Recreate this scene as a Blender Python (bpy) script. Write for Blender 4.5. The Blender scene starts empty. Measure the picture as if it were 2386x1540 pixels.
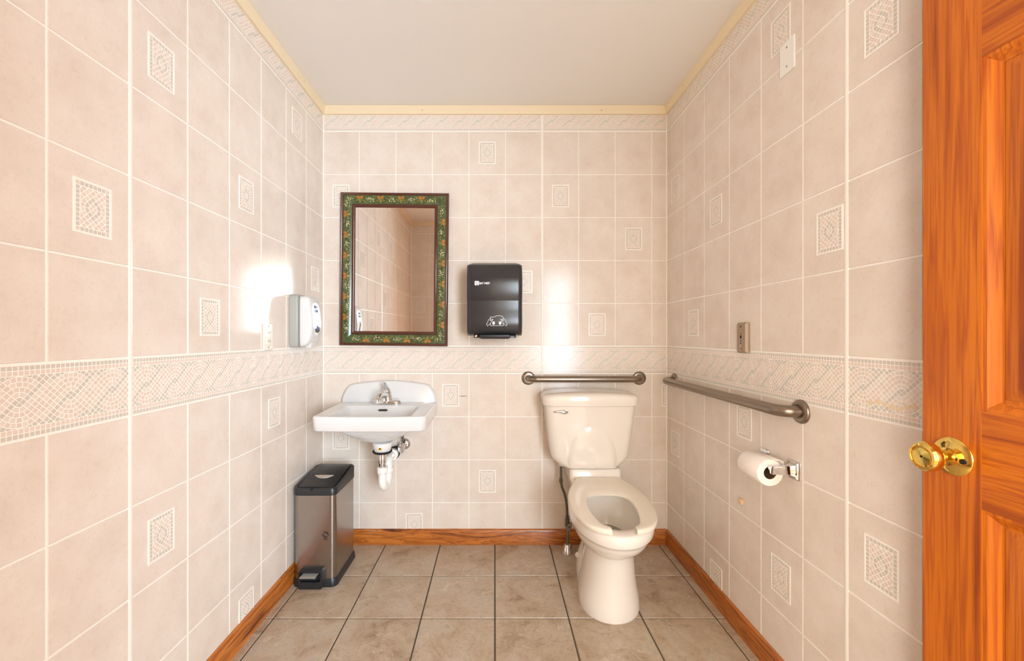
import bpy, bmesh, math, random
from mathutils import Vector, Matrix

# ------------------------------------------------------------------ camera, world, light, exposure
scene = bpy.context.scene
COL = scene.collection
F_PX, W_PX, H_PX = 970.0, 2386.0, 1540.0
CAM_H = 1.157
XL, XR, YB, YF, ZC = -0.955, 0.957, 2.315, -0.16, 2.428      # room: left, right, back, front, ceiling

cam_d = bpy.data.cameras.new('camera')
cam = bpy.data.objects.new('camera', cam_d)
COL.objects.link(cam)
cam.location = (0, 0, CAM_H)
cam.rotation_euler = (math.radians(90), 0, 0)
cam_d.sensor_width = 36.0
cam_d.lens = 36.0 * F_PX / W_PX
cam_d.shift_x = (W_PX / 2 - 1153.0) / W_PX
cam_d.shift_y = (782.0 - H_PX / 2) / W_PX
cam_d.clip_start = 0.02
scene.camera = cam

world = bpy.data.worlds.new('world')
scene.world = world
world.use_nodes = True
bg = world.node_tree.nodes['Background']
bg.inputs['Color'].default_value = (0.78, 0.88, 1.0, 1)
bg.inputs['Strength'].default_value = 1.0

# daylight coming in at the window of the hall behind the camera
WIN = dict(x0=0.72, x1=2.25, z0=0.45, z1=2.15, y=-1.75)
ld = bpy.data.lights.new('daylight_and_fill', 'AREA')
ld.shape = 'RECTANGLE'
ld.size = WIN['x1'] - WIN['x0']
ld.size_y = WIN['z1'] - WIN['z0']
ld.energy = 60.0
ld.color = (0.76, 0.89, 1.0)
lo = bpy.data.objects.new('daylight_and_fill', ld)
COL.objects.link(lo)
lo.location = ((WIN['x0'] + WIN['x1']) / 2, WIN['y'] - 0.03, (WIN['z0'] + WIN['z1']) / 2)
lo.rotation_euler = (math.radians(90), 0, math.radians(0))      # shines towards +Y

# added fill light, set in a made-up hall window left of the doorway
FILL_WIN = dict(x0=-1.25, x1=-0.22, z0=0.45, z1=2.15, y=WIN['y'])
ld2 = bpy.data.lights.new('daylight_and_fill', 'AREA')
ld2.shape = 'RECTANGLE'
ld2.size = FILL_WIN['x1'] - FILL_WIN['x0']
ld2.size_y = FILL_WIN['z1'] - FILL_WIN['z0']
ld2.energy = 22.0
ld2.color = (1.0, 0.95, 0.84)
lo2 = bpy.data.objects.new('daylight_and_fill', ld2)
COL.objects.link(lo2)
lo2.location = ((FILL_WIN['x0'] + FILL_WIN['x1']) / 2, FILL_WIN['y'] - 0.03, (FILL_WIN['z0'] + FILL_WIN['z1']) / 2)
lo2.rotation_euler = (math.radians(90), 0, 0)

vs = scene.view_settings
vs.view_transform = 'Standard'
vs.look = 'None'
vs.gamma = 1.0
vs.use_curve_mapping = False
vs.exposure = 2.0
cy = scene.cycles
cy.use_denoising = True
cy.max_bounces = 12
cy.diffuse_bounces = 8
cy.glossy_bounces = 6
cy.adaptive_threshold = 0.02
cy.caustics_reflective = True
cy.sample_clamp_indirect = 6.0

random.seed(7)
rnd = random.Random(11)

# ------------------------------------------------------------------ materials
def lin(c):
    return c / 12.92 if c <= 0.04045 else ((c + 0.055) / 1.055) ** 2.4
def srgb(r, g, b):
    return (lin(r / 255), lin(g / 255), lin(b / 255), 1.0)

def mat(name, col, rough=0.5, metal=0.0, spec=0.5, coat=0.0, trans=0.0, bump=None, emission=None, aniso=0.0):
    m = bpy.data.materials.new(name)
    m.use_nodes = True
    nt = m.node_tree
    b = nt.nodes['Principled BSDF']
    b.inputs['Base Color'].default_value = col
    b.inputs['Roughness'].default_value = rough
    b.inputs['Metallic'].default_value = metal
    b.inputs['Specular IOR Level'].default_value = spec
    b.inputs['Coat Weight'].default_value = coat
    b.inputs['Coat Roughness'].default_value = 0.05
    b.inputs['Transmission Weight'].default_value = trans
    b.inputs['Anisotropic'].default_value = aniso
    if bump:
        tc = nt.nodes.new('ShaderNodeTexCoord')
        n = nt.nodes.new('ShaderNodeTexNoise')
        n.inputs['Scale'].default_value = bump[0]
        n.inputs['Detail'].default_value = 3
        bp = nt.nodes.new('ShaderNodeBump')
        bp.inputs['Strength'].default_value = bump[1]
        bp.inputs['Distance'].default_value = 0.001
        nt.links.new(tc.outputs['Object'], n.inputs['Vector'])
        nt.links.new(n.outputs['Fac'], bp.inputs['Height'])
        nt.links.new(bp.outputs['Normal'], b.inputs['Normal'])
    return m

def ramp(nt, stops):
    r = nt.nodes.new('ShaderNodeValToRGB')
    el = r.color_ramp.elements
    while len(el) > len(stops):
        el.remove(el[-1])
    while len(el) < len(stops):
        el.new(0.5)
    for e, (p, c) in zip(el, stops):
        e.position = p
        e.color = c
    return r

def mix(nt, a, b, fac, kind='MIX'):
    n = nt.nodes.new('ShaderNodeMix')
    n.data_type = 'RGBA'
    n.blend_type = kind
    for sock, v in ((n.inputs['Factor'], fac), (n.inputs['A'], a), (n.inputs['B'], b)):
        if isinstance(v, bpy.types.NodeSocket):
            nt.links.new(v, sock)
        else:
            sock.default_value = v
    return n.outputs['Result']

def world_pos(nt, scale=(1, 1, 1), jitter=0.0):
    g = nt.nodes.new('ShaderNodeNewGeometry')
    mp = nt.nodes.new('ShaderNodeMapping')
    mp.inputs['Scale'].default_value = scale
    nt.links.new(g.outputs['Position'], mp.inputs['Vector'])
    if jitter:
        oi = nt.nodes.new('ShaderNodeObjectInfo')
        mul = nt.nodes.new('ShaderNodeMath')
        mul.operation = 'MULTIPLY'
        mul.inputs[1].default_value = jitter
        nt.links.new(oi.outputs['Random'], mul.inputs[0])
        nt.links.new(mul.outputs[0], mp.inputs['Location'])
    return mp.outputs['Vector']

def noise(nt, vec, scale, detail=4, rough=0.55, dist=0.0):
    n = nt.nodes.new('ShaderNodeTexNoise')
    n.inputs['Scale'].default_value = scale
    n.inputs['Detail'].default_value = detail
    n.inputs['Roughness'].default_value = rough
    n.inputs['Distortion'].default_value = dist
    nt.links.new(vec, n.inputs['Vector'])
    return n.outputs['Fac']

def wall_tile_mat():
    m = mat('wall_tile_glaze', (1, 1, 1, 1), rough=0.15, spec=0.25)
    nt = m.node_tree
    b = nt.nodes['Principled BSDF']
    v = world_pos(nt)
    n1 = noise(nt, v, 9.0, 5, 0.6)
    n2 = noise(nt, v, 80.0, 5, 0.68, 1.2)
    r1 = ramp(nt, [(0.30, srgb(222, 210, 198)), (0.52, srgb(228, 218, 207)), (0.72, srgb(232, 224, 214))])
    nt.links.new(n1, r1.inputs['Fac'])
    r2 = ramp(nt, [(0.30, (0.85, 0.82, 0.79, 1)), (0.47, (0.985, 0.98, 0.975, 1)), (0.7, (1.0, 1.0, 1.0, 1))])
    nt.links.new(n2, r2.inputs['Fac'])
    c = mix(nt, r1.outputs['Color'], r2.outputs['Color'], 0.5, 'MULTIPLY')
    nt.links.new(c, b.inputs['Base Color'])
    bp = nt.nodes.new('ShaderNodeBump')
    bp.inputs['Strength'].default_value = 0.04
    bp.inputs['Distance'].default_value = 0.0006
    nt.links.new(n2, bp.inputs['Height'])
    nt.links.new(bp.outputs['Normal'], b.inputs['Normal'])
    return m

def floor_tile_mat():
    m = mat('floor_tile_glaze', (1, 1, 1, 1), rough=0.36, spec=0.45)
    nt = m.node_tree
    b = nt.nodes['Principled BSDF']
    v = world_pos(nt, jitter=40.0)
    n1 = noise(nt, v, 8.0, 6, 0.65, 0.6)
    r1 = ramp(nt, [(0.28, srgb(146, 124, 100)), (0.42, srgb(178, 158, 134)), (0.58, srgb(192, 177, 156)), (0.75, srgb(176, 170, 158))])
    nt.links.new(n1, r1.inputs['Fac'])
    n2 = noise(nt, v, 30.0, 7, 0.72, 2.6)
    r2 = ramp(nt, [(0.30, (0.58, 0.52, 0.47, 1)), (0.42, (0.90, 0.88, 0.86, 1)), (0.52, (1.0, 1.0, 1.0, 1)), (0.7, (1.08, 1.08, 1.08, 1))])
    nt.links.new(n2, r2.inputs['Fac'])
    c = mix(nt, r1.outputs['Color'], r2.outputs['Color'], 0.8, 'MULTIPLY')
    # pale wandering veins
    n3 = noise(nt, v, 6.5, 2, 0.5, 2.2)
    r3 = ramp(nt, [(0.484, (0, 0, 0, 1)), (0.5, (1, 1, 1, 1)), (0.516, (0, 0, 0, 1))])
    nt.links.new(n3, r3.inputs['Fac'])
    n4 = noise(nt, v, 11.0, 2)
    r4 = ramp(nt, [(0.50, (0, 0, 0, 1)), (0.60, (0.5, 0.5, 0.5, 1))])
    nt.links.new(n4, r4.inputs['Fac'])
    f = mix(nt, r3.outputs['Color'], r4.outputs['Color'], 1.0, 'MULTIPLY')
    c = mix(nt, c, srgb(222, 212, 194), f)
    nt.links.new(c, b.inputs['Base Color'])
    bp = nt.nodes.new('ShaderNodeBump')
    bp.inputs['Strength'].default_value = 0.15
    bp.inputs['Distance'].default_value = 0.001
    nt.links.new(n2, bp.inputs['Height'])
    nt.links.new(bp.outputs['Normal'], b.inputs['Normal'])
    return m

def wood_mat(name, axis, stops, rough=0.32, scale=1.0, streak=0.55, coat=0.25, along=0.07, dist=0.9):
    """grain runs along axis 0/1/2 (x/y/z, world)"""
    m = mat(name, (1, 1, 1, 1), rough=rough, spec=0.45, coat=coat)
    m.node_tree.nodes['Principled BSDF'].inputs['Coat Roughness'].default_value = 0.18
    nt = m.node_tree
    b = nt.nodes['Principled BSDF']
    sc = [1.0, 1.0, 1.0]
    sc[axis] = along
    v = world_pos(nt, tuple(s * scale for s in sc), jitter=9.0)
    n1 = noise(nt, v, 26.0, 4, 0.55, dist)
    n2 = noise(nt, v, 140.0, 3, 0.6, 0.2)
    n3 = noise(nt, v, 7.0, 2, 0.5, 0.5)
    r1 = ramp(nt, stops)
    nt.links.new(n1, r1.inputs['Fac'])
    r2 = ramp(nt, [(0.30, (0.66, 0.58, 0.52, 1)), (0.5, (1, 1, 1, 1))])
    nt.links.new(n2, r2.inputs['Fac'])
    c = mix(nt, r1.outputs['Color'], r2.outputs['Color'], streak, 'MULTIPLY')
    r3 = ramp(nt, [(0.35, (0.80, 0.74, 0.70, 1)), (0.65, (1.08, 1.08, 1.05, 1))])
    nt.links.new(n3, r3.inputs['Fac'])
    c = mix(nt, c, r3.outputs['Color'], 0.7, 'MULTIPLY')
    nt.links.new(c, b.inputs['Base Color'])
    return m

def brushed_mat(name, col, rough, axis):
    m = mat(name, col, rough=rough, metal=1.0)
    nt = m.node_tree
    b = nt.nodes['Principled BSDF']
    sc = [1.0, 1.0, 1.0]
    sc[axis] = 0.02
    v = world_pos(nt, tuple(sc))
    n = noise(nt, v, 500.0, 2, 0.5)
    r = ramp(nt, [(0.3, (rough * 0.8,) * 3 + (1,)), (0.7, (rough * 1.25,) * 3 + (1,))])
    nt.links.new(n, r.inputs['Fac'])
    nt.links.new(r.outputs['Color'], b.inputs['Roughness'])
    return m

M_TILE = wall_tile_mat()
M_GROUT = mat('wall_grout', srgb(247, 243, 235), 0.3)
M_STRIP = mat('joint_strip', srgb(247, 242, 233), 0.25)
M_MOS = [mat('mosaic_rose', srgb(223, 208, 196), 0.2), mat('mosaic_sand', srgb(227, 217, 205), 0.2),
         mat('mosaic_grey', srgb(208, 201, 190), 0.2), mat('mosaic_blush', srgb(226, 210, 198), 0.2)]
M_MOSBASE = mat('mosaic_base', srgb(248, 244, 236), 0.2)
M_FTILE = floor_tile_mat()
M_FGROUT = mat('floor_grout', srgb(86, 76, 66), 0.8, bump=(300, 0.4))
M_CEIL = mat('ceiling_paint', srgb(240, 238, 234), 0.75, spec=0.2, bump=(180, 0.25))
M_TRIM = mat('cream_trim_paint', srgb(238, 222, 190), 0.4)
OAK = [(0.32, srgb(92, 42, 12)), (0.40, srgb(164, 90, 30)), (0.46, srgb(198, 120, 48)), (0.52, srgb(146, 78, 26)), (0.56, srgb(202, 124, 50)), (0.75, srgb(192, 112, 44))]
M_OAKX = wood_mat('oak_along_x', 0, OAK, dist=1.6, along=0.10)
M_OAKY = wood_mat('oak_along_y', 1, OAK, dist=1.2, along=0.06)
FIR = [(0.30, srgb(150, 66, 3)), (0.42, srgb(190, 98, 7)), (0.50, srgb(206, 114, 12)), (0.56, srgb(178, 86, 6)), (0.62, srgb(208, 116, 14)), (0.75, srgb(196, 102, 8))]
M_FIRZ = wood_mat('fir_upright_grain', 2, FIR, scale=1.6, streak=0.6, along=0.03, dist=0.25, coat=0.08, rough=0.38)
M_FIRY = wood_mat('fir_level_grain', 1, FIR, scale=1.4, streak=0.6, along=0.05, dist=0.5, coat=0.08, rough=0.38)
M_PORC = mat('white_porcelain', srgb(226, 227, 227), 0.08, spec=0.5)
M_BONE = mat('bone_porcelain', srgb(236, 229, 219), 0.09, spec=0.55)
M_SEAT = mat('bone_seat_plastic', srgb(236, 227, 210), 0.22)
M_CHROME = mat('chrome', srgb(225, 228, 230), 0.06, metal=1.0)
M_STEEL = mat('brushed_steel', srgb(166, 158, 152), 0.25, metal=1.0)
M_BAR = mat('satin_grab_bar_steel', srgb(150, 138, 125), 0.32, metal=1.0, bump=(90, 0.05))
M_PLATEM = mat('worn_plate_metal', srgb(172, 154, 136), 0.36, metal=0.9)
M_PEDAL = mat('pedal_metal', srgb(214, 208, 198), 0.35, metal=0.6)
M_MARK = mat('brown_print', srgb(76, 66, 60), 0.4)
M_BRASS = mat('polished_brass', srgb(240, 204, 110), 0.10, metal=1.0)
M_BLACK = mat('black_plastic', srgb(36, 37, 39), 0.38)
M_SMOKE = mat('smoke_black_plastic', srgb(48, 48, 50), 0.26, spec=0.5)
M_DARK = mat('dark_hole', srgb(14, 12, 11), 0.8)
M_WHITEP = mat('white_plastic', srgb(222, 223, 222), 0.3)
M_PVC = mat('white_pvc', srgb(240, 240, 236), 0.3)
M_GREYP = mat('grey_plastic', srgb(172, 174, 168), 0.4)
M_PLATE = mat('ivory_plate', srgb(242, 238, 226), 0.3)
M_PRINT = mat('white_print', srgb(245, 246, 246), 0.5)
M_BLUE = mat('blue_print', srgb(66, 92, 140), 0.5)
M_MIRROR = mat('mirror_glass', (0.90, 0.89, 0.87, 1), 0.0, metal=1.0)
M_BROWN = mat('mahogany_moulding', srgb(84, 38, 20), 0.22, coat=0.4)
M_PAPER = mat('toilet_paper', srgb(246, 240, 234), 0.95, spec=0.1, bump=(250, 0.3))
M_CARD = mat('brown_cardboard', srgb(120, 88, 56), 0.9)
M_HOSE = mat('grey_braided_hose', srgb(96, 94, 80), 0.45, metal=0.4)
M_OLD = mat('dull_metal', srgb(140, 134, 122), 0.38, metal=0.9)
M_BEIGE = mat('beige_rubber', srgb(226, 196, 158), 0.5)
M_WATER = mat('toilet_water', srgb(150, 144, 132), 0.03, spec=0.5)
M_SCRATCH = mat('brown_scratch', srgb(110, 74, 40), 0.7)
M_STAIN = mat('ochre_stain', srgb(226, 205, 170), 0.3)
M_STICKER = mat('orange_sticker', srgb(244, 190, 70), 0.5)
M_HALL = mat('hall_wall_paint', srgb(232, 222, 206), 0.7)
M_HALLF = mat('hall_floor', srgb(150, 118, 86), 0.5)

def green_band_mat():
    m = mat('green_painted_band', (1, 1, 1, 1), 0.3, coat=0.3)
    nt = m.node_tree
    v = world_pos(nt)
    n = noise(nt, v, 40, 4, 0.6, 0.8)
    r = ramp(nt, [(0.3, srgb(56, 62, 30)), (0.55, srgb(74, 88, 48)), (0.75, srgb(104, 112, 66))])
    nt.links.new(n, r.inputs['Fac'])
    nt.links.new(r.outputs['Color'], nt.nodes['Principled BSDF'].inputs['Base Color'])
    return m
M_GREEN = green_band_mat()
M_LEAF = mat('orange_leaf_paint', srgb(172, 110, 40), 0.4)
M_LEAF2 = mat('olive_leaf_paint', srgb(132, 122, 48), 0.4)
M_BERRY = mat('cream_berry_paint', srgb(214, 206, 150), 0.4)

# ------------------------------------------------------------------ mesh helpers
class MB:
    def __init__(self):
        self.v, self.f, self.m = [], [], []
    def add(self, verts, faces, mi=0):
        o = len(self.v)
        self.v += [tuple(p) for p in verts]
        self.f += [tuple(i + o for i in fc) for fc in faces]
        self.m += [mi] * len(faces)
        return self
    def box(self, x0, x1, y0, y1, z0, z1, mi=0):
        vs_ = [(x, y, z) for z in (z0, z1) for y in (y0, y1) for x in (x0, x1)]
        return self.add(vs_, [(0, 2, 3, 1), (4, 5, 7, 6), (0, 1, 5, 4), (2, 6, 7, 3), (0, 4, 6, 2), (1, 3, 7, 5)], mi)
    def loft(self, loops, cap0=True, cap1=True, closed=True, mi=0):
        n = len(loops[0])
        vs_ = [p for l in loops for p in l]
        fs = []
        for k in range(len(loops) - 1):
            a, b = k * n, (k + 1) * n
            for i in range(n if closed else n - 1):
                j = (i + 1) % n
                fs.append((a + i, a + j, b + j, b + i))
        if cap0:
            fs.append(tuple(range(n - 1, -1, -1)))
        if cap1:
            fs.append(tuple((len(loops) - 1) * n + i for i in range(n)))
        return self.add(vs_, fs, mi)
    def tube(self, path, r, seg=16, caps=True, mi=0, squash=None):
        path = [Vector(p) for p in path]
        rs = r if isinstance(r, (list, tuple)) else [r] * len(path)
        t0 = (path[1] - path[0]).normalized()
        up = Vector((0, 0, 1)) if abs(t0.z) < 0.9 else Vector((1, 0, 0))
        nrm = t0.cross(up).normalized()
        loops, prev = [], t0
        for i, p in enumerate(path):
            if i == 0:
                t = t0
            elif i == len(path) - 1:
                t = (path[i] - path[i - 1]).normalized()
            else:
                t = ((path[i] - path[i - 1]).normalized() + (path[i + 1] - path[i]).normalized()).normalized()
            nrm = (prev.rotation_difference(t) @ nrm).normalized()
            prev = t
            bn = t.cross(nrm).normalized()
            loops.append([p + (nrm * math.cos(2 * math.pi * k / seg) + bn * math.sin(2 * math.pi * k / seg)) * rs[i] for k in range(seg)])
        return self.loft(loops, caps, caps, True, mi)
    def lathe(self, prof, origin, axis=(0, 0, 1), seg=32, caps=True, mi=0):
        ax = Vector(axis).normalized()
        up = Vector((0, 0, 1)) if abs(ax.z) < 0.9 else Vector((1, 0, 0))
        u = ax.cross(up).normalized()
        w = ax.cross(u).normalized()
        o = Vector(origin)
        loops = [[o + ax * h + (u * math.cos(2 * math.pi * k / seg) + w * math.sin(2 * math.pi * k / seg)) * max(r, 1e-5) for k in range(seg)] for r, h in prof]
        return self.loft(loops, caps, caps, True, mi)
    def prism(self, poly, vec, mi=0):
        poly = [Vector(p) for p in poly]
        v = Vector(vec)
        return self.loft([poly, [p + v for p in poly]], True, True, True, mi)
    def mesh(self, name, mats, smooth=None, recalc=True):
        me = bpy.data.meshes.new(name)
        me.from_pydata(self.v, [], self.f)
        for mm in (mats if isinstance(mats, (list, tuple)) else [mats]):
            me.materials.append(mm)
        me.polygons.foreach_set('material_index', self.m)
        if recalc:
            bm = bmesh.new()
            bm.from_mesh(me)
            bmesh.ops.recalc_face_normals(bm, faces=bm.faces)
            bm.to_mesh(me)
            bm.free()
        if smooth:
            me.polygons.foreach_set('use_smooth', [True] * len(me.polygons))
            me.set_sharp_from_angle(angle=math.radians(smooth))
        me.update()
        return me
    def obj(self, name, mats, parent=None, smooth=None, bevel=0.0, subsurf=0, seg=3):
        me = self.mesh(name, mats, smooth or (40 if bevel else None))
        return link(name, me, parent, bevel, subsurf, seg)

def link(name, me, parent=None, bevel=0.0, subsurf=0, seg=3):
    o = bpy.data.objects.new(name, me)
    COL.objects.link(o)
    if parent is not None:
        o.parent = parent
        o.matrix_parent_inverse = WORLD[parent.name].inverted()
        WORLD[o.name] = WORLD[parent.name].copy() if False else Matrix.Identity(4)
    else:
        WORLD[o.name] = Matrix.Identity(4)
    if bevel:
        b = o.modifiers.new('bevel', 'BEVEL')
        b.width = bevel
        b.segments = seg
        b.limit_method = 'ANGLE'
        b.angle_limit = math.radians(35)
    if subsurf:
        s = o.modifiers.new('subsurf', 'SUBSURF')
        s.levels = s.render_levels = subsurf
    return o
WORLD = {}

def tag(o, label, cat=None, group=None, kind=None):
    o['label'] = label
    if cat:
        o['category'] = cat
    if group:
        o['group'] = group
    if kind:
        o['kind'] = kind
    return o

def thing(name, loc, label, cat=None, group=None, kind=None):
    o = bpy.data.objects.new(name, None)
    o.empty_display_size = 0.05
    COL.objects.link(o)
    o.location = loc
    WORLD[o.name] = Matrix.Translation(loc)
    return tag(o, label, cat, group, kind)

def rrect(x0, x1, y0, y1, r, z, n=6):
    """rounded rectangle loop, z number or function of (x, y)"""
    pts = []
    for cx, cy_, a0 in ((x1 - r, y1 - r, 0), (x0 + r, y1 - r, 90), (x0 + r, y0 + r, 180), (x1 - r, y0 + r, 270)):
        for k in range(n + 1):
            a = math.radians(a0 + 90 * k / n)
            pts.append((cx + r * math.cos(a), cy_ + r * math.sin(a)))
    return [(x, y, z(x, y) if callable(z) else z) for x, y in pts]

def text_obj(name, body, size, mtx, m, parent, embolden=0.0, extrude=0.0004, width=1.0):
    cu = bpy.data.curves.new(name, 'FONT')
    cu.body = body
    cu.size = size
    cu.extrude = extrude
    cu.offset = embolden
    cu.space_character = 0.95
    tmp = bpy.data.objects.new(name, cu)
    COL.objects.link(tmp)
    dg = bpy.context.evaluated_depsgraph_get()
    me = bpy.data.meshes.new_from_object(tmp.evaluated_get(dg))
    bpy.data.objects.remove(tmp)
    me.transform(mtx @ Matrix.Diagonal((width, 1, 1, 1)))
    me.materials.clear()
    me.materials.append(m)
    return link(name, me, parent)

# ------------------------------------------------------------------ mosaic pattern geometry
PP = 0.1016                      # repeat of the running wave
CW = PP / math.sqrt(2) / 7       # width of one course of tesserae
GAP = 0.0017

def clip(poly, x0, x1, y0, y1):
    for ax, lim, sgn in ((0, x0, 1), (0, x1, -1), (1, y0, 1), (1, y1, -1)):
        out = []
        for i in range(len(poly)):
            a, b = poly[i - 1], poly[i]
            da, db = (a[ax] - lim) * sgn, (b[ax] - lim) * sgn
            if (da >= 0) != (db >= 0):
                t = da / (da - db)
                out.append((a[0] + (b[0] - a[0]) * t, a[1] + (b[1] - a[1]) * t))
            if db >= 0:
                out.append(b)
        poly = out
        if len(poly) < 3:
            return []
    return poly

def area(p):
    return abs(sum(p[i - 1][0] * p[i][1] - p[i][0] * p[i - 1][1] for i in range(len(p)))) / 2

def ring_cells(c, a0, a1, kmax, colour, out):
    for k in range(kmax):
        n = max(1, round((k + 0.5) * math.pi / 2))
        r0, r1 = k * CW + GAP / 2, (k + 1) * CW - GAP / 2
        for j in range(n):
            t0 = math.radians(a0 + (a1 - a0) * j / n)
            t1 = math.radians(a0 + (a1 - a0) * (j + 1) / n)
            d0, d1 = min(GAP / 2 / max(r0, 0.003), 0.3), GAP / 2 / r1
            poly = []
            for q in (0, 0.5, 1):
                t = t0 + d1 + (t1 - t0 - 2 * d1) * q
                poly.append((c[0] + r1 * math.cos(t), c[1] + r1 * math.sin(t)))
            for q in (1, 0.5, 0):
                t = t0 + d0 + (t1 - t0 - 2 * d0) * q
                poly.append((c[0] + r0 * math.cos(t), c[1] + r0 * math.sin(t)))
            out.append((poly, colour(k)))

def wave_cells(s0, s1, half, phase):
    """running wave of tesserae: rings round each eye, 45 degree strands between"""
    out = []
    q = math.sqrt(0.5)
    i0 = math.floor((s0 - phase) / PP) - 1
    i1 = math.ceil((s1 - phase) / PP) + 1
    ring_col = lambda k: 2 if k == 0 or k >= 5 else (1 if k == 1 else rnd.choice((0, 3, 0, 1)))
    for i in range(i0, i1):
        c = (phase + i * PP, 0.0)
        ring_cells(c, 45, 135, 7, ring_col, out)
        ring_cells(c, 225, 315, 7, ring_col, out)
        for a in range(7):
            col = 2 if a in (0, 6) else None
            for b in range(7):
                P = lambda u, w: (c[0] + (u * q + w * q) * CW, (-u * q + w * q) * CW)
                g = GAP / 2 / CW
                out.append(([P(a + g, b + g), P(a + 1 - g, b + g), P(a + 1 - g, b + 1 - g), P(a + g, b + 1 - g)],
                            col if col is not None else (1 if a in (1, 5) else rnd.choice((0, 3, 0, 1)))))
    res = []
    for poly, c in out:
        p = clip(poly, s0, s1, -half, half)
        if p and area(p) > 6e-6:
            res.append((p, c))
    return res

def square_row(s0, s1, zc, col):
    pitch = PP / 10
    n0, n1 = math.floor(s0 / pitch), math.ceil(s1 / pitch)
    res = []
    for k in range(n0, n1 + 1):
        a, b = k * pitch + GAP / 2, (k + 1) * pitch - GAP / 2
        h = CW / 2 - GAP / 2
        p = clip([(a, zc - h), (b, zc - h), (b, zc + h), (a, zc + h)], s0, s1, -9, 9)
        if p and area(p) > 6e-6:
            res.append((p, col))
    return res

def cells_mesh(name, cells, base_y, h):
    mb = MB()
    for poly, c in cells:
        n = len(poly)
        cx = sum(p[0] for p in poly) / n
        cz = sum(p[1] for p in poly) / n
        vs_ = [(x, base_y, z) for x, z in poly]
        vs_ += [(cx + (x - cx) * 0.93, base_y - h, cz + (z - cz) * 0.93) for x, z in poly]
        fs = [tuple(range(n, 2 * n))] + [(i, (i + 1) % n, n + (i + 1) % n, n + i) for i in range(n)]
        mb.add(vs_, fs, c)
    return mb.mesh(name, M_MOS)

INS_HX, INS_HZ = 0.047, 0.0625
_ins_cache = {}
def insert_meshes(x0=-1.0, x1=1.0):
    key = (round(x0, 4), round(x1, 4))
    if key in _ins_cache:
        return _ins_cache[key]
    cells = []
    pitch = 0.0105
    nx, nz = 8, 11
    for i in range(nx):
        for j in range(nz):
            if i in (0, nx - 1) or j in (0, nz - 1):
                a, b = (i - nx / 2) * pitch, (j - nz / 2) * pitch
                g = GAP / 2
                corner = i in (0, nx - 1) and j in (0, nz - 1)
                cells.append(([(a + g, b + g), (a + pitch - g, b + g), (a + pitch - g, b + pitch - g), (a + g, b + pitch - g)], 0 if corner else 2))
    hx, hz = (nx / 2 - 1) * pitch, (nz / 2 - 1) * pitch
    inner = []
    colr = lambda k: 2 if k == 1 else (1 if k == 0 else rnd.choice((0, 3, 1)))
    ring_cells((0, 0), -45, 45, 5, colr, inner)
    ring_cells((0, 0), 135, 225, 5, colr, inner)
    q = math.sqrt(0.5)
    for sg in (1, -1):
        for a in range(7):
            for b in range(7):
                g = GAP / 2 / CW
                P = lambda u, w: ((u - w) * q * CW, sg * (u + w) * q * CW)
                inner.append(([P(a + g, b + g), P(a + 1 - g, b + g), P(a + 1 - g, b + 1 - g), P(a + g, b + 1 - g)], colr(max(a, b))))
    for poly, c in inner:
        p = clip(poly, -hx + GAP / 2, hx - GAP / 2, -hz + GAP / 2, hz - GAP / 2)
        if p and area(p) > 6e-6:
            cells.append((p, c))
    cl = []
    for poly, c in cells:
        p = clip(poly, x0, x1, -9, 9)
        if p and area(p) > 6e-6:
            cl.append((p, c))
    mos = cells_mesh('mosaic', cl, -0.0006, 0.0006)
    fb = MB()
    a0, a1 = max(-INS_HX, x0), min(INS_HX, x1)
    w = 0.0050
    fb.box(a0, a1, -0.0018, 0, INS_HZ - w, INS_HZ)
    fb.box(a0, a1, -0.0018, 0, -INS_HZ, -INS_HZ + w)
    if x0 < -INS_HX:
        fb.box(-INS_HX, -INS_HX + w, -0.0018, 0, -INS_HZ + w, INS_HZ - w)
    if x1 > INS_HX:
        fb.box(INS_HX - w, INS_HX, -0.0018, 0, -INS_HZ + w, INS_HZ - w)
    fb.box(a0, a1, -0.0006, 0, -INS_HZ + w, INS_HZ - w)
    frame = fb.mesh('insert_frame', M_MOSBASE)
    _ins_cache[key] = (mos, frame)
    return mos, frame

# ------------------------------------------------------------------ walls
G = 0.0046                        # joint width
ZROWS = [2.292, 2.0525, 1.8135, 1.575, 1.337, 1.0997, 0.946, 0.7065, 0.4672, 0.2290, -0.012]   # joints, top to bottom
TT = 0.0015                       # tile relief
_tile_cache = {}
def tile_mesh(w, h):
    key = (round(w, 4), round(h, 4))
    if key not in _tile_cache:
        mb = MB()
        b = 0.0012
        vs_ = [(-w / 2, 0, -h / 2), (w / 2, 0, -h / 2), (w / 2, 0, h / 2), (-w / 2, 0, h / 2)]
        vs_ += [(-w / 2 + b, -TT, -h / 2 + b), (w / 2 - b, -TT, -h / 2 + b), (w / 2 - b, -TT, h / 2 - b), (-w / 2 + b, -TT, h / 2 - b)]
        mb.add(vs_, [(4, 5, 6, 7), (0, 1, 5, 4), (1, 2, 6, 5), (2, 3, 7, 6), (3, 0, 4, 7)])
        _tile_cache[key] = mb.mesh('tile', M_TILE, recalc=False)
    return _tile_cache[key]

def child(name, me, parent, loc):
    """child placed in the parent's own axes"""
    o = bpy.data.objects.new(name, me)
    COL.objects.link(o)
    o.parent = parent
    o.location = loc
    return o

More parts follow.
